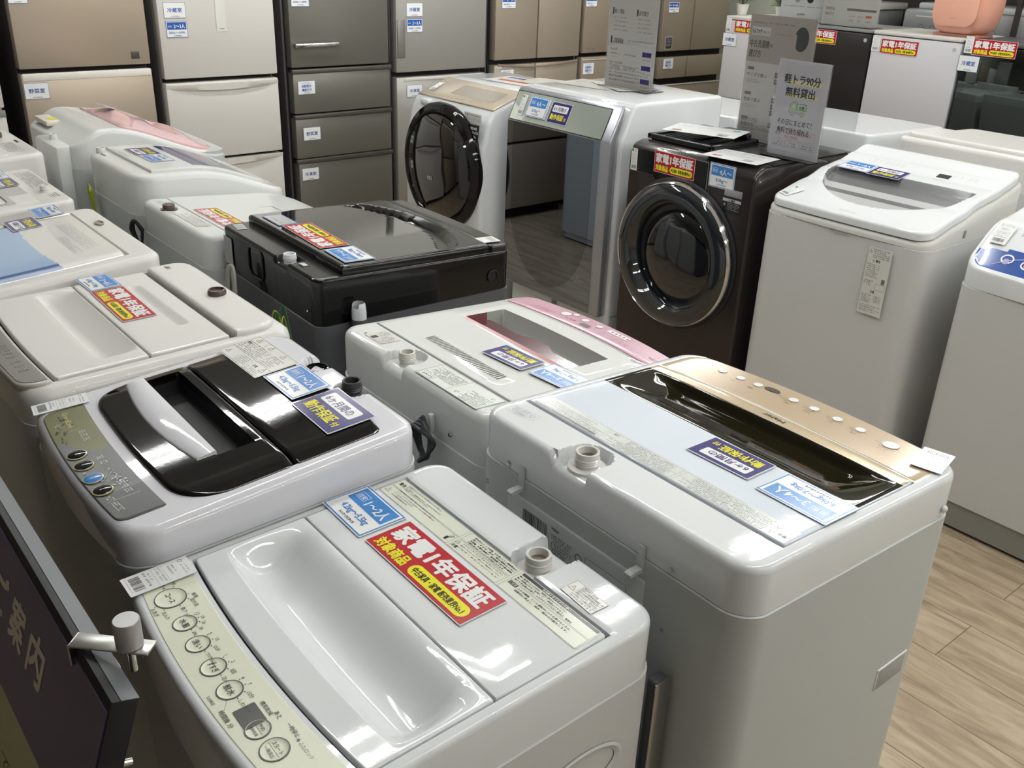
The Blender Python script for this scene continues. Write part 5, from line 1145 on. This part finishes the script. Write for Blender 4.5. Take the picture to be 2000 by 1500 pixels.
def notice_service(a, w_, h_):
    X, Y = w_ / 2, h_ / 2; D = I_DTAUP; B = mat('notice_paper_offwhite', '#d8d6d2', .35)
    a.rect(-X, -Y, X, Y, B, 1)
    y = -Y + .345
    a.rect(-X + .02, y + .03, -X + .026, y + .05, I_DGREY, 3); a.text(-X + .034, y + .032, .016, '安心保証付き', D, .8, 3, .085); a.scrib(-.01, y + .062, X - .02, .006, I_LILAC); a.scrib(-.01, y + .048, X - .06, .005, I_GREY); a.scrib(-.01, y + .034, X - .03, .005, I_GREY)
    for x, tt in ((-X + .020, '軽トラ貸出'), (.02, '自宅置き')):
        a.rect(x, y - .045, x + .008, y - .018, I_DGREY, 3); a.text(x + .013, y - .040, .018, tt, D, .8, 3, .055)
        for k in range(4): a.scrib(x + .010, y - .060 - k * .017, x + .085 + (k % 2) * .015, .006, I_GREY)
    y -= .165
    a.rect(-X + .02, y, -X + .028, y + .030, I_DGREY, 3); a.text(-X + .036, y + .004, .020, 'ご配送料金', D, .8, 3, .062); a.scrib(-.02, y + .014, X - .02, .006, I_GREY); a.scrib(-.02, y + .002, X - .09, .004, I_LGREY)
    for k, (tt) in enumerate(('7km以内', '7km〜15km以内', '15km〜25km以内')):
        yy = y - .028 - k * .056; a.text(-X + .022, yy, .010, tt, D, .5, 3); a.scrib(-X + .024, yy - .018, -X + .09, .007, D); a.scrib(-X + .11, yy - .018, -X + .185, .007, D); a.rect(X - .075, yy - .014, X - .022, yy + .006, I_PURP, 3); a.scrib(X - .07, yy - .030, X - .045, .006, D); a.scrib(X - .042, yy - .030, X - .02, .006, D); a.scrib(-X + .024, yy - .030, -X + .08, .003, I_LGREY)
    for k in range(5): a.scrib(-X + .020, -Y + .085 - k * .015, X - .03 - .02 * (k % 2), .006, D)
acrylic('tallest acrylic notice listing delivery fees, standing on the mirror-door machine', (-3.055, 3.20, 1.119), .292, .44, notice_service)

# ------------------------------------------------------------------ refrigerators along the left wall
def fridge(label, ya, yb_, H, front, doors, side=F_SIDE, depth=.66, xf=-4.80, gap=None):
    """doors: (y0,y1,z0,z1,material) as fractions/metres in world; front faces +X"""
    cy = (ya + yb_) / 2; r = thing('refrigerator', label, 'refrigerator', (xf - depth / 2, cy, 0)); hw = (yb_ - ya) / 2; X = depth / 2
    mb = MB(); mb.box(-X, X - .065, -hw, hw, .05, H, side, .006); mb.build('cabinet', r)
    mb = MB(); mb.box(-X + .02, X - .05, -hw + .01, hw - .01, .0, .05, GASKET); mb.build('plinth', r)
    mb = MB(); mb.box(X - .066, X - .058, -hw + .012, hw - .012, .06, H - .01, GASKET); mb.build('gasket', r)
    for d in doors:
        y0, y1, z0, z1, m, kind = d
        y0 -= cy; y1 -= cy
        mb = MB(); mb.box(X - .06, X, y0 + .0015, y1 - .0015, z0 + .004, z1 - .004, m, .006, 2); o = mb.build('door' if kind == 'd' else 'drawer', r, 40)
    return r, X, cy
def fcard(art, label, y, z, name='room_card', xf=-4.8, group=G_ROOM):
    return put(art, name, label, 'card', vert((xf + .0022, y, z), '+x'), .001, group)
# far left sliver
r, X, cy = fridge('white refrigerator at the far left edge, mostly out of the photo', .42, 1.035, 1.70, F_WHITE, [(.42, 1.035, .06, .93, F_WHITE, 'drawer'), (.42, 1.035, .94, 1.68, F_WHITE, 'd')], F_SIDEW)
mb = MB(); mb.box(X - .002, X + .004, -.30, .305, .905, .935, GREY_PL, .002); mb.build('trim', r)
# beige
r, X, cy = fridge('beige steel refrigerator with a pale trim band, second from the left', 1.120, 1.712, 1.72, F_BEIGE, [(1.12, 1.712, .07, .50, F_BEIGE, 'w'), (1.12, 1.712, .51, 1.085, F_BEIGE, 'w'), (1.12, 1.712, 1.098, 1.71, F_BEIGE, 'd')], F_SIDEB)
mb = MB(); mb.box(X - .01, X + .003, -.288, .288, 1.050, 1.083, mat('pale_trim', '#e9e4dc', .3), .003); mb.build('trim', r)
mb = MB(); mb.box(X + .0, X + .0015, 1.62 - cy, 1.66 - cy, 1.128, 1.163, mat('fridge_display', '#4d4a47', .2), .001); mb.build('display', r)
fcard(art_room('野菜室'), 'vegetable room card on the beige refrigerator', 1.178, 1.008)
fcard(art_room('冷蔵室', .08, .055), 'card cut by the top of the photo on the beige refrigerator', 1.163, 1.405)
# white three door
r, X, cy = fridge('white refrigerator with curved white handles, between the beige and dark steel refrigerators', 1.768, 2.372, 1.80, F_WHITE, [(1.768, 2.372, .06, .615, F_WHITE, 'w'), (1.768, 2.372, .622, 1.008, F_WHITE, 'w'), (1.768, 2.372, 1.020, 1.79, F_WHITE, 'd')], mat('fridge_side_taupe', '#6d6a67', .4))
for z in (.965, .585):
    mb = MB(); rings = []
    for k in range(21):
        q = -1 + 2 * k / 20; y = .30 * q; dz = .022 * (1 - q * q); rings.append([(X + .001, y, z + .03), (X + .012 * (1 - q ** 4), y, z + .030), (X + .012 * (1 - q ** 4), y, z + .020 - dz), (X - .001, y, z + .010 - dz)])
    mb.loft(rings, F_WHITE); mb.build('handle', r, 50)
fcard(art_room('冷蔵室', .108, .07), 'fridge compartment card on the white three-door refrigerator', 1.853, 1.341)
fcard(art_people('2〜3人', '200L〜399L'), 'blue 2-3 person card on the white three-door refrigerator', 1.855, 1.255)
a = Art(.052, .18, .0003); a.rect(-.026, -.09, .026, .09, I_OFF, 1); a.text(0, -.08, .006, LOGO, I_BLK, 1, 2, .026, 'c', shear=.2); a.circ(0, .06, .004, I_GREY, 2, 12); fcard(a, 'long pale tag hanging on the white three-door refrigerator', 2.083, 1.33, 'hanging_tag')
# dark steel four drawer
r, X, cy = fridge('dark brushed steel refrigerator with a chrome bar handle and stacked drawers', 2.44, 3.09, 1.80, F_GREY, [(2.452, 3.062, 1.042, 1.79, F_GREY, 'd'), (2.455, 3.068, .802, 1.022, F_GREY, 'w'), (2.455, 3.070, .560, .783, F_GREY, 'w'), (2.460, 3.072, .08, .540, F_GREY, 'w')], F_SIDE)
for z in (1.022, .785, .545):
    mb = MB(); mb.box(X - .02, X + .010, -.315, .308, z - .008, z + .016, F_GREYT, .005); mb.build('drawer_trim', r)
mb = MB(); mb.box(X + .022, X + .036, 2.466 - cy, 2.732 - cy, 1.150, 1.172, CHROME, .006); mb.box(X - .001, X + .026, 2.470 - cy, 2.486 - cy, 1.152, 1.170, CHROME, .003); mb.box(X - .001, X + .026, 2.712 - cy, 2.728 - cy, 1.152, 1.170, CHROME, .003); mb.build('bar_handle', r)
fcard(art_people('2〜3人', '200L〜399L', .104, .075), 'blue capacity card at the top of the dark steel refrigerator', 2.522, 1.388)
fcard(art_room(('自動製氷', '機能付き'), .103, .070, 'おいそぎに嬉しい'), 'automatic ice maker card on the first drawer of the dark steel refrigerator', 2.533, .943)
fcard(art_room('野菜室', .105, .070), 'vegetable room card on the middle drawer of the dark steel refrigerator', 2.551, .697)
fcard(art_room('冷凍室', .104, .068), 'freezer room card on the bottom drawer of the dark steel refrigerator', 2.529, .477)
# silver two door
r, X, cy = fridge('silver two-door refrigerator behind the white drum machine', 3.105, 3.765, 1.80, F_SILV, [(3.11, 3.755, .07, .965, F_SILV, 'w'), (3.11, 3.755, .985, 1.79, F_SILV, 'd')], F_SIDE)
mb = MB(); mb.box(X - .001, X + .006, 3.118 - cy, 3.170 - cy, 1.07, 1.275, mat('handle_recess_grey', '#85837f', .4, metal=.4), .004); mb.build('handle', r)
mb = MB(); mb.box(X - .01, X + .004, 3.16 - cy, 3.73 - cy, .940, .958, F_WHITE, .003); mb.build('trim', r)
fcard(art_room('冷蔵室', .110, .072), 'fridge compartment card on the silver two-door refrigerator', 3.236, 1.326)
fcard(art_people('2〜3人', '200L〜399L', .108, .073), 'blue 2-3 person card on the silver two-door refrigerator', 3.236, 1.242)
fcard(art_room('冷凍室', .108, .068), 'freezer room card on the lower door of the silver two-door refrigerator', 3.232, .884)
# tan french door
r, X, cy = fridge('tan steel french-door refrigerator with a curved drawer pull', 3.80, 4.545, 1.83, F_TAN, [(3.825, 4.165, 1.022, 1.82, F_TAN, 'd'), (4.172, 4.535, 1.022, 1.82, F_TAN, 'd'), (3.825, 4.160, .66, 1.000, F_TAN, 'w'), (4.166, 4.530, .66, 1.000, F_TAN, 'w'), (3.825, 4.53, .08, .65, F_TAN, 'w')], F_SIDE)
for a0, a1 in ((3.85, 4.155), (4.172, 4.52)):
    mb = MB(); rings = []
    for k in range(13):
        q = k / 12; y = a0 + (a1 - a0) * q - cy; s_ = (1 - q) if a0 < 4 else q; zz = .972 + .020 * abs(s_) ** 1.5
        rings.append([(X - .001, y, zz + .014), (X + .010, y, zz + .010), (X + .010, y, zz + .004), (X - .001, y, zz)])
    mb.loft(rings, F_BRWN); mb.build('drawer_pull', r, 50)
mb = MB(); mb.box(X + .0, X + .003, 3.845 - cy, 3.885 - cy, .975, .988, I_OFF, .001); mb.build('badge', r)
fcard(art_people('3〜4人', '400L〜', .108, .075), 'blue capacity card at the top of the tan french-door refrigerator', 3.925, 1.363)
fcard(art_room(('自動製氷', '機能付き'), .108, .072, 'おいそぎに嬉しい'), 'ice maker card on the tan french-door refrigerator, half hidden by the white drum machine', 3.928, .934)
# tan narrow
r, X, cy = fridge('taupe single-door refrigerator partly behind the tall acrylic notice', 4.552, 5.235, 1.83, F_BRWN, [(4.562, 5.225, 1.036, 1.82, F_BRWN, 'd'), (4.562, 5.225, .70, 1.018, F_BRWN, 'w'), (4.562, 5.225, .08, .69, F_BRWN, 'w')], F_SIDE)
mb = MB(); mb.box(X - .001, X + .003, -.32, .32, .996, 1.0, F_WHITE); mb.build('trim', r)
a = Art(); a.scrib(4.60 - cy, 1.062, 4.68 - cy, .010, I_GREY); a.place('maker_mark', MT((X + .001, 0, 0), (0, 1, 0), (0, 0, 1)), r)
fcard(art_people('3〜4人', '400L〜', .098, .072), 'blue capacity card at the top of the taupe single-door refrigerator', 4.619, 1.363)
fcard(art_room(('自動製氷', '機能付き'), .101, .073, 'おいそぎに嬉しい'), 'ice maker card on the taupe single-door refrigerator left of the tall acrylic notice', 4.628, .942)
# brown french door
r, X, cy = fridge('brown-grey french-door refrigerator beside the white mini fridge', 5.30, 6.06, 1.83, F_BRWN, [(5.318, 5.640, 1.018, 1.82, F_BRWN, 'd'), (5.648, 6.04, 1.018, 1.82, F_BRWN, 'd'), (5.318, 5.620, .832, .985, F_BRWN, 'w'), (5.628, 6.04, .832, .985, F_BRWN, 'w'), (5.318, 6.04, .08, .792, F_BRWN, 'w')], F_SIDE)
mb = MB(); mb.box(X - .004, X + .004, -.36, .36, .786, .793, F_WHITE, .001); mb.build('trim', r)
fcard(art_people('3〜4人', '400L〜', .105, .072), 'blue capacity card on the brown-grey french-door refrigerator', 5.423, 1.315)
fcard(art_room(('自動製氷', '機能付き'), .105, .073, 'おいそぎに嬉しい'), 'ice maker card on the brown-grey french-door refrigerator right of the tall acrylic notice', 5.418, .938)
a = Art(.07, .085, .0003); a.rect(-.035, -.042, .035, .042, I_LGREY, 1); a.rect(-.031, -.038, .031, .038, I_DGREY, 2); a.para(-.026, .034, .026, .006, 6, I_LGREY, 1.6, 3); fcard(a, 'dark energy label on the brown-grey french-door refrigerator door', 5.402, 1.078, 'energy_label', group=None)

# ------------------------------------------------------------------ mini fridges on a riser
Y0 = 4.90
mb = MB(); mb.box(-4.0, -.9, Y0 + .02, Y0 + .50, .0, .855, mat('riser_grey', '#a9a8a5', .5), .004); tag(mb.build('display_riser'), 'pale grey display riser carrying the row of mini fridges', 'display stand')
def mini(label, x0, x1, m, z1=1.335, side=F_SIDEW, cap=None):
    cx = (x0 + x1) / 2; hw = (x1 - x0) / 2; r = thing('mini_fridge', label, 'mini fridge', (cx, Y0 + .22, .856), 0, 'single-door mini fridges on the riser'); H = z1 - .856
    mb = MB(); mb.box(-hw, hw, -.175, .22, 0, H, side, .008); mb.build('cabinet', r)
    mb = MB(); mb.box(-hw + .001, hw - .001, -.22, -.181, .010, H - .022, m, .006); mb.build('door', r)
    mb = MB(); mb.box(-hw, hw, -.222, .22, H - .018, H + .001, cap or side, .006); mb.build('top_cover', r)
    mb = MB(); mb.lathe([(.010, 0), (.010, .001), (.0005, .001)], I_LGREY, 20, (hw - .035, -.2205, H - .055), '-y'); mb.build('door_badge', r)
    return r
mini('white mini fridge at the left end of the riser, beside the brown-grey refrigerator', -3.91, -3.41, MINIW, cap=F_WHITE)
mini('black-doored mini fridge on the riser', -3.405, -2.925, mat('mini_fridge_black', '#231f1e', .3), cap=GREY_PL)
mini('white mini fridge on the riser, under the peach-pink appliance', -2.918, -2.425, MINIW, cap=F_WHITE)
mini('mini fridge with a dark mirrored door at the right end of the riser', -2.412, -1.915, MIRROR4, side=F_SIDE)
yf = Y0 - .0025
def mcard(a, n, l, x, z, g): return put(a, n, l, 'price tag' if n == 'price_tag' else 'card', vert((x, yf, z)), .001, g)
mcard(art_red(.235, .073), 'warranty_card', 'red one-year warranty card on the left white mini fridge', -3.722, 1.283, G_RED)
mcard(art_room('冷蔵室', .105, .073), 'room_card', 'fridge compartment card on the left white mini fridge', -3.865, 1.202, G_ROOM)
mcard(art_red(.235, .073), 'warranty_card', 'red one-year warranty card on the black-doored mini fridge', -3.255, 1.276, G_RED)
mcard(art_red(.212, .072), 'warranty_card', 'red one-year warranty card on the white mini fridge under the peach-pink appliance', -2.757, 1.263, G_RED)
mcard(art_red(.216, .075), 'warranty_card', 'red one-year warranty card on the mirrored-door mini fridge', -2.262, 1.305, G_RED)
mcard(art_room('冷蔵室', .104, .075), 'room_card', 'fridge compartment card on the mirrored-door mini fridge', -2.373, 1.224, G_ROOM)
mcard(art_ptag(.04, .078), 'price_tag', 'white price tag on the mirrored-door mini fridge', -2.400 + .01, 1.312, G_TAG)
mcard(art_ptag(.045, .078), 'price_tag', 'white price tag on the white mini fridge under the peach-pink appliance', -2.893, 1.272, G_TAG)
mcard(art_ptag(.04, .078), 'price_tag', 'white price tag on the left white mini fridge', -3.885, 1.283, G_TAG)
def notice_small(a, w_, h_):
    X, Y = w_ / 2, h_ / 2; a.circ(-.04, -Y + .115, .022, I_LGREY, 2); a.circ(.045, -Y + .115, .022, I_DGREY, 2); a.scrib(-X + .02, -Y + .07, X - .02, .006, I_GREY); a.text(-.03, -Y + .028, .010, LOGO, I_BLK, 1, 2, .05, shear=.2)
acrylic('small white acrylic notice with two round pictures on the mini fridges', (-3.445, 4.99, 1.338), .30, .30, notice_small)
def notice_used(a, w_, h_):
    X, Y = w_ / 2, h_ / 2; D = I_DTAUP; a.rect(-X, -Y, X, Y, I_OFF, 1)
    for y in (-Y + .075, -Y + .15): a.rect(-.02, y, X - .015, y + .012, D, 2)
    a.text(-X + .02, -Y + .075, .014, '家電全品', D, .7, 2, .055); a.text(-X + .02, -Y + .048, .014, '保証付き', D, .7, 2, .055); a.text(-X + .02, -Y + .14, .013, '性能で選ぶ', D, .7, 2, .07)
    for k in range(3): a.scrib(0 + k * .05, -Y + .045, .035 + k * .05, .006, D); a.scrib(.005 + k * .05, -Y + .022, .03 + k * .05, .009, D)
    a.rect(.1, -Y + .045, .135, -Y + .056, I_ORNG, 3)
acrylic('white acrylic notice with grey bars standing on the black-doored mini fridge', (-3.105, 4.94, 1.338), .345, .32, notice_used)
def peach():
    r = thing('bread_maker', 'peach-pink rounded plastic appliance standing on the white mini fridge', 'appliance', (-2.515, 5.06, 1.336))
    mb = MB(); rings = []
    for z, k in ((.012, .50), (.018, .68), (.032, .82), (.06, .92), (.11, .98), (.17, 1.0), (.24, 1.0), (.29, .95), (.31, .85)):
        rings.append([(x * k, y * k, z) for x, y in rrpts(-.158, .158, -.13, .13, .10, 8)])
    mb.loft(rings, PEACH); mb.build('body', r, 60)
    mb = MB(); mb.box(-.12, .12, -.08, .08, 0, .014, mat('peach_base', '#b87c6a', .4), .004); mb.build('base', r)
    mb = MB(); P = rrpts(-.115, .115, .05, .27, .06, 8)
    mb.loft([[(x, -.1275, z) for x, z in P], [(x, -.1325, z) for x, z in P], [(x * .97, -.134, z * .98 + .003) for x, z in P]], mat('peach_front', '#e6ab95', .3)); mb.build('front_panel', r, 50)
    a = Art(); a.scrib(-.02, .085, .02, .006, mat('ink_peach_mark', '#b5806f', .4)); a.place('maker_mark', vert((0, -.1345, 0)), r)
peach()
# shelf behind with clear container and boxes
def shelf():
    r = thing('shelf_rack', 'grey shelf rack behind the mini fridges at the top right', 'shelf', (-2.45, 5.75, 0)); m = mat('shelf_board_greige', '#8d887c', .5); mm = mat('shelf_post_dark', '#35302d', .5)
    for z in (.5, 1.27, 1.85):
        mb = MB(); mb.box(-1.5, 1.5, -.28, .28, z, z + .025, m, .003); mb.build('shelf_board', r)
    for x in (-1.49, 0.0, 1.49):
        for y in (-.27, .27):
            mb = MB(); mb.box(x - .012, x + .012, y - .012, y + .012, 0, 1.95, mm); mb.build('post', r)
    mb = MB(); mb.box(-1.5, 1.5, .272, .28, .5, 1.9, mm); mb.build('back_panel', r)
    t = thing('toaster_oven', 'grey glass-topped appliance with round vents on the rack behind the white mini fridge', 'appliance', (-2.75, 5.72, 1.296))
    mb = MB(); mb.box(-.36, .36, -.22, .22, .0, .13, mat('appliance_grey', '#9a9d9e', .3, metal=.2), .02); mb.build('body', t); mb = MB(); mb.box(-.30, .36, -.18, .20, .13, .165, mat('appliance_lid', '#b3b7b7', .2), .012); mb.build('lid', t)
    a = Art()
    for k in range(7): a.ring(-.24 + k * .07, .035, .016, .004, I_GREY, 1, a0=0, a1=180)
    a.rect(-.28, .09, -.12, .096, I_OFF, 1); a.place('vent_print', vert((0, -.2205, 0)), t)
    t = thing('storage_case', 'pale appliance lid on the rack left of the grey glass-topped appliance', 'appliance', (-3.62, 5.72, 1.296)); mb = MB(); mb.box(-.20, .28, -.22, .2, 0, .10, mat('appliance_grey', '#9a9d9e', .3, metal=.2), .02); mb.build('body', t); mb = MB(); mb.box(-.21, .29, -.23, .21, .10, .14, F_WHITE, .012); mb.build('lid', t)
    t = thing('water_kettle', 'dark handled kettle on the rack at the top right', 'kettle', (-2.30, 5.60, 1.296)); mb = MB(); mb.lathe([(.07, 0), (.08, .02), (.075, .12), (.05, .2)], BLACK_GL, 28); mb.build('body', t); mb = MB(); mb.tube(spline([(.05, 0, .19), (.12, 0, .21), (.135, 0, .15), (.11, 0, .05), (.075, 0, .03)]), .012, BLACK_GL, 10); mb.build('handle', t)
    t = thing('cardboard_box', 'white box standing on the rack at the top right corner', 'box', (-1.93, 5.58, 1.296)); mb = MB(); mb.box(-.09, .09, -.08, .08, 0, .26, mat('white_carton', '#c9c4ce', .6), .002); mb.build('box', t); mb = MB(); mb.box(-.092, .092, -.082, .082, .225, .264, mat('carton_lid', '#d3ced8', .6), .002); mb.build('box_lid', t)
shelf()
def plant(x, y, z, label, seed, n=16, s=1.0):
    r = thing('potted_plant', label, 'plant', (x, y, z), 0, 'small artificial plants on the left mini fridge'); rg = random.Random(seed)
    mb = MB(); mb.lathe([(.028, 0), (.038, .06), (.040, .062), (.036, .058), (.001, .052)], mat('pot_white', '#d3d0c8', .5), 20); mb.build('pot', r)
    mb = MB()
    for k in range(n):
        an = rg.uniform(0, 6.283); L = rg.uniform(.07, .16) * s; up = rg.uniform(.3, 1.0); pts = []
        for i in range(7):
            q = i / 6; pts.append((math.cos(an) * L * q * (1.2 - up * .6), math.sin(an) * L * q * (1.2 - up * .6), .055 + L * (up * q * 1.3 - (1 - up) * q * q * .6)))
        side = Vector((-math.sin(an), math.cos(an), 0)); vs = []; fs = []
        for i, p in enumerate(pts):
            wd = .0065 * s * math.sin(math.pi * (.15 + .85 * (1 - i / 6))) + .0004; vs += [tuple(Vector(p) + side * wd), tuple(Vector(p) + Vector((0, 0, .002))), tuple(Vector(p) - side * wd)]
            if i: b = (i - 1) * 3; fs += [(b, b + 3, b + 4, b + 1), (b + 1, b + 4, b + 5, b + 2)]
        mb.add(vs, fs, PLANTG)
    mb.build('foliage', r)
plant(-3.91, 5.04, 1.337, 'small spiky green plant nearer the brown-grey refrigerator, on the left mini fridge', 3, 14, .85)
plant(-3.68, 5.12, 1.337, 'small spiky green plant nearer the white round-picture notice, on the left mini fridge', 9, 20, .95)

# ------------------------------------------------------------------ information board in the near left corner
def board():
    # the board leans back on its stand; local frame: x along the top edge, y up the face, z out of the face
    al = R(18.7); F = MT((0, .170, .983), (1, 0, 0), (0, math.sin(al), math.cos(al)))
    r = thing('sign_board', 'purple and cream information board with large Japanese lettering, bottom left corner', 'sign', (0, 0, 0))
    pm = mat('board_purple_film', '#5b4f72', .35); cm = mat('board_cream_film', '#b9b58e', .5); x0, x1 = -1.85, -.814
    def bx(name, parent, *a):
        mb = MB(); mb.box(*a); mb.xform(F); return mb.build(name, parent)
    bx('panel_core', r, x0, x1, -.52, .0, -.030, -.0015, BLACK_MT, .0006)
    bx('top_edge', r, x0, x1, .0, .0010, -.030, -.011, mat('board_top_grey', '#6b7074', .35))
    bx('heading_panel', r, x0, x1 - .004, -.181, -.014, -.0015, 0, pm)
    bx('text_panel', r, x0, x1 - .004, -.515, -.181, -.0015, 0, cm)
    T = mat('ink_board_text', '#d8cfc0', .4)
    for x, tx, w_ in ((-1.207, 'ご', .048), (-1.136, '案', .056), (-1.056, '内', .056)):
        a = Art(); a.text(x, -.106, .052, tx, T, 1.5, 1, w_); a.place('letter', F @ Matrix.Translation((0, 0, .0002)), r)
    a = Art(); a.text(-1.30, -.262, .022, 'スタッフまで', mat('ink_board_text2', '#4f4b30', .4), .4, 1, .26); a.place('small_lettering', F @ Matrix.Translation((0, 0, .0002)), r)
    C = Matrix.Translation((-.905, .190, .984)) @ Matrix.Rotation(R(-46), 4, 'Z')
    mb = MB(); mb.box(-.012, .012, -.030, .060, .004, .0065, STEEL, .001); mb.box(-.012, .012, -.0315, -.029, -.022, .0065, STEEL, .001); mb.xform(C); c = mb.build('clamp', r)
    mb = MB(); mb.lathe([(.013, .0070), (.0145, .008), (.0145, .040), (.0135, .0415), (.0005, .0415)], mat('knob_satin', '#b5b5b6', .35, metal=.7), 40, (.0, .035, 0)); mb.xform(C); mb.build('knob', c)
    mb = MB(); mb.lathe([(.004, -.028), (.004, .007)], CHROME, 14, (.0, .035, 0)); mb.xform(C); mb.build('threaded_rod', c)
    bx('post', r, -.935, -.915, -.52, -.03, -.052, -.032, STEEL, .001)
    mb = MB(); mb.box(-.935, -.915, -.015, .005, .02, .50, STEEL, .001); mb.build('leg', r)
    mb = MB(); mb.box(-1.10, -.75, -.19, .13, 0, .02, DK_GREY, .004); mb.build('foot_plate', r)
    mb = MB(); mb.lathe([(.007, .0), (.007, .010), (.0045, .012), (.0045, .026), (.0005, .028)], CHROME, 16, (0, 0, 0)); mb.box(-.012, .012, -.003, .003, .002, .009, CHROME, .002)
    mb.xform(F @ Matrix.Translation((-.850, -.110, -.030)) @ Matrix.Rotation(R(180), 4, 'X')); mb.build('wing_bolt', r)
board()
# dark slim stand seen between the two nearest machines
p = thing('divider_stand', 'dark slim metal stand standing between the ivory-panel and the champagne-panel machines', 'stand', (-.668, .864, 0))
mb = MB(); mb.box(-.010, .010, -.016, .014, .0, .745, DK_GREY, .008, 3); mb.build('post', p); mb = MB(); mb.box(.0085, .0115, -.016, .014, .0, .742, STEEL, .001); mb.build('edge_strip', p)
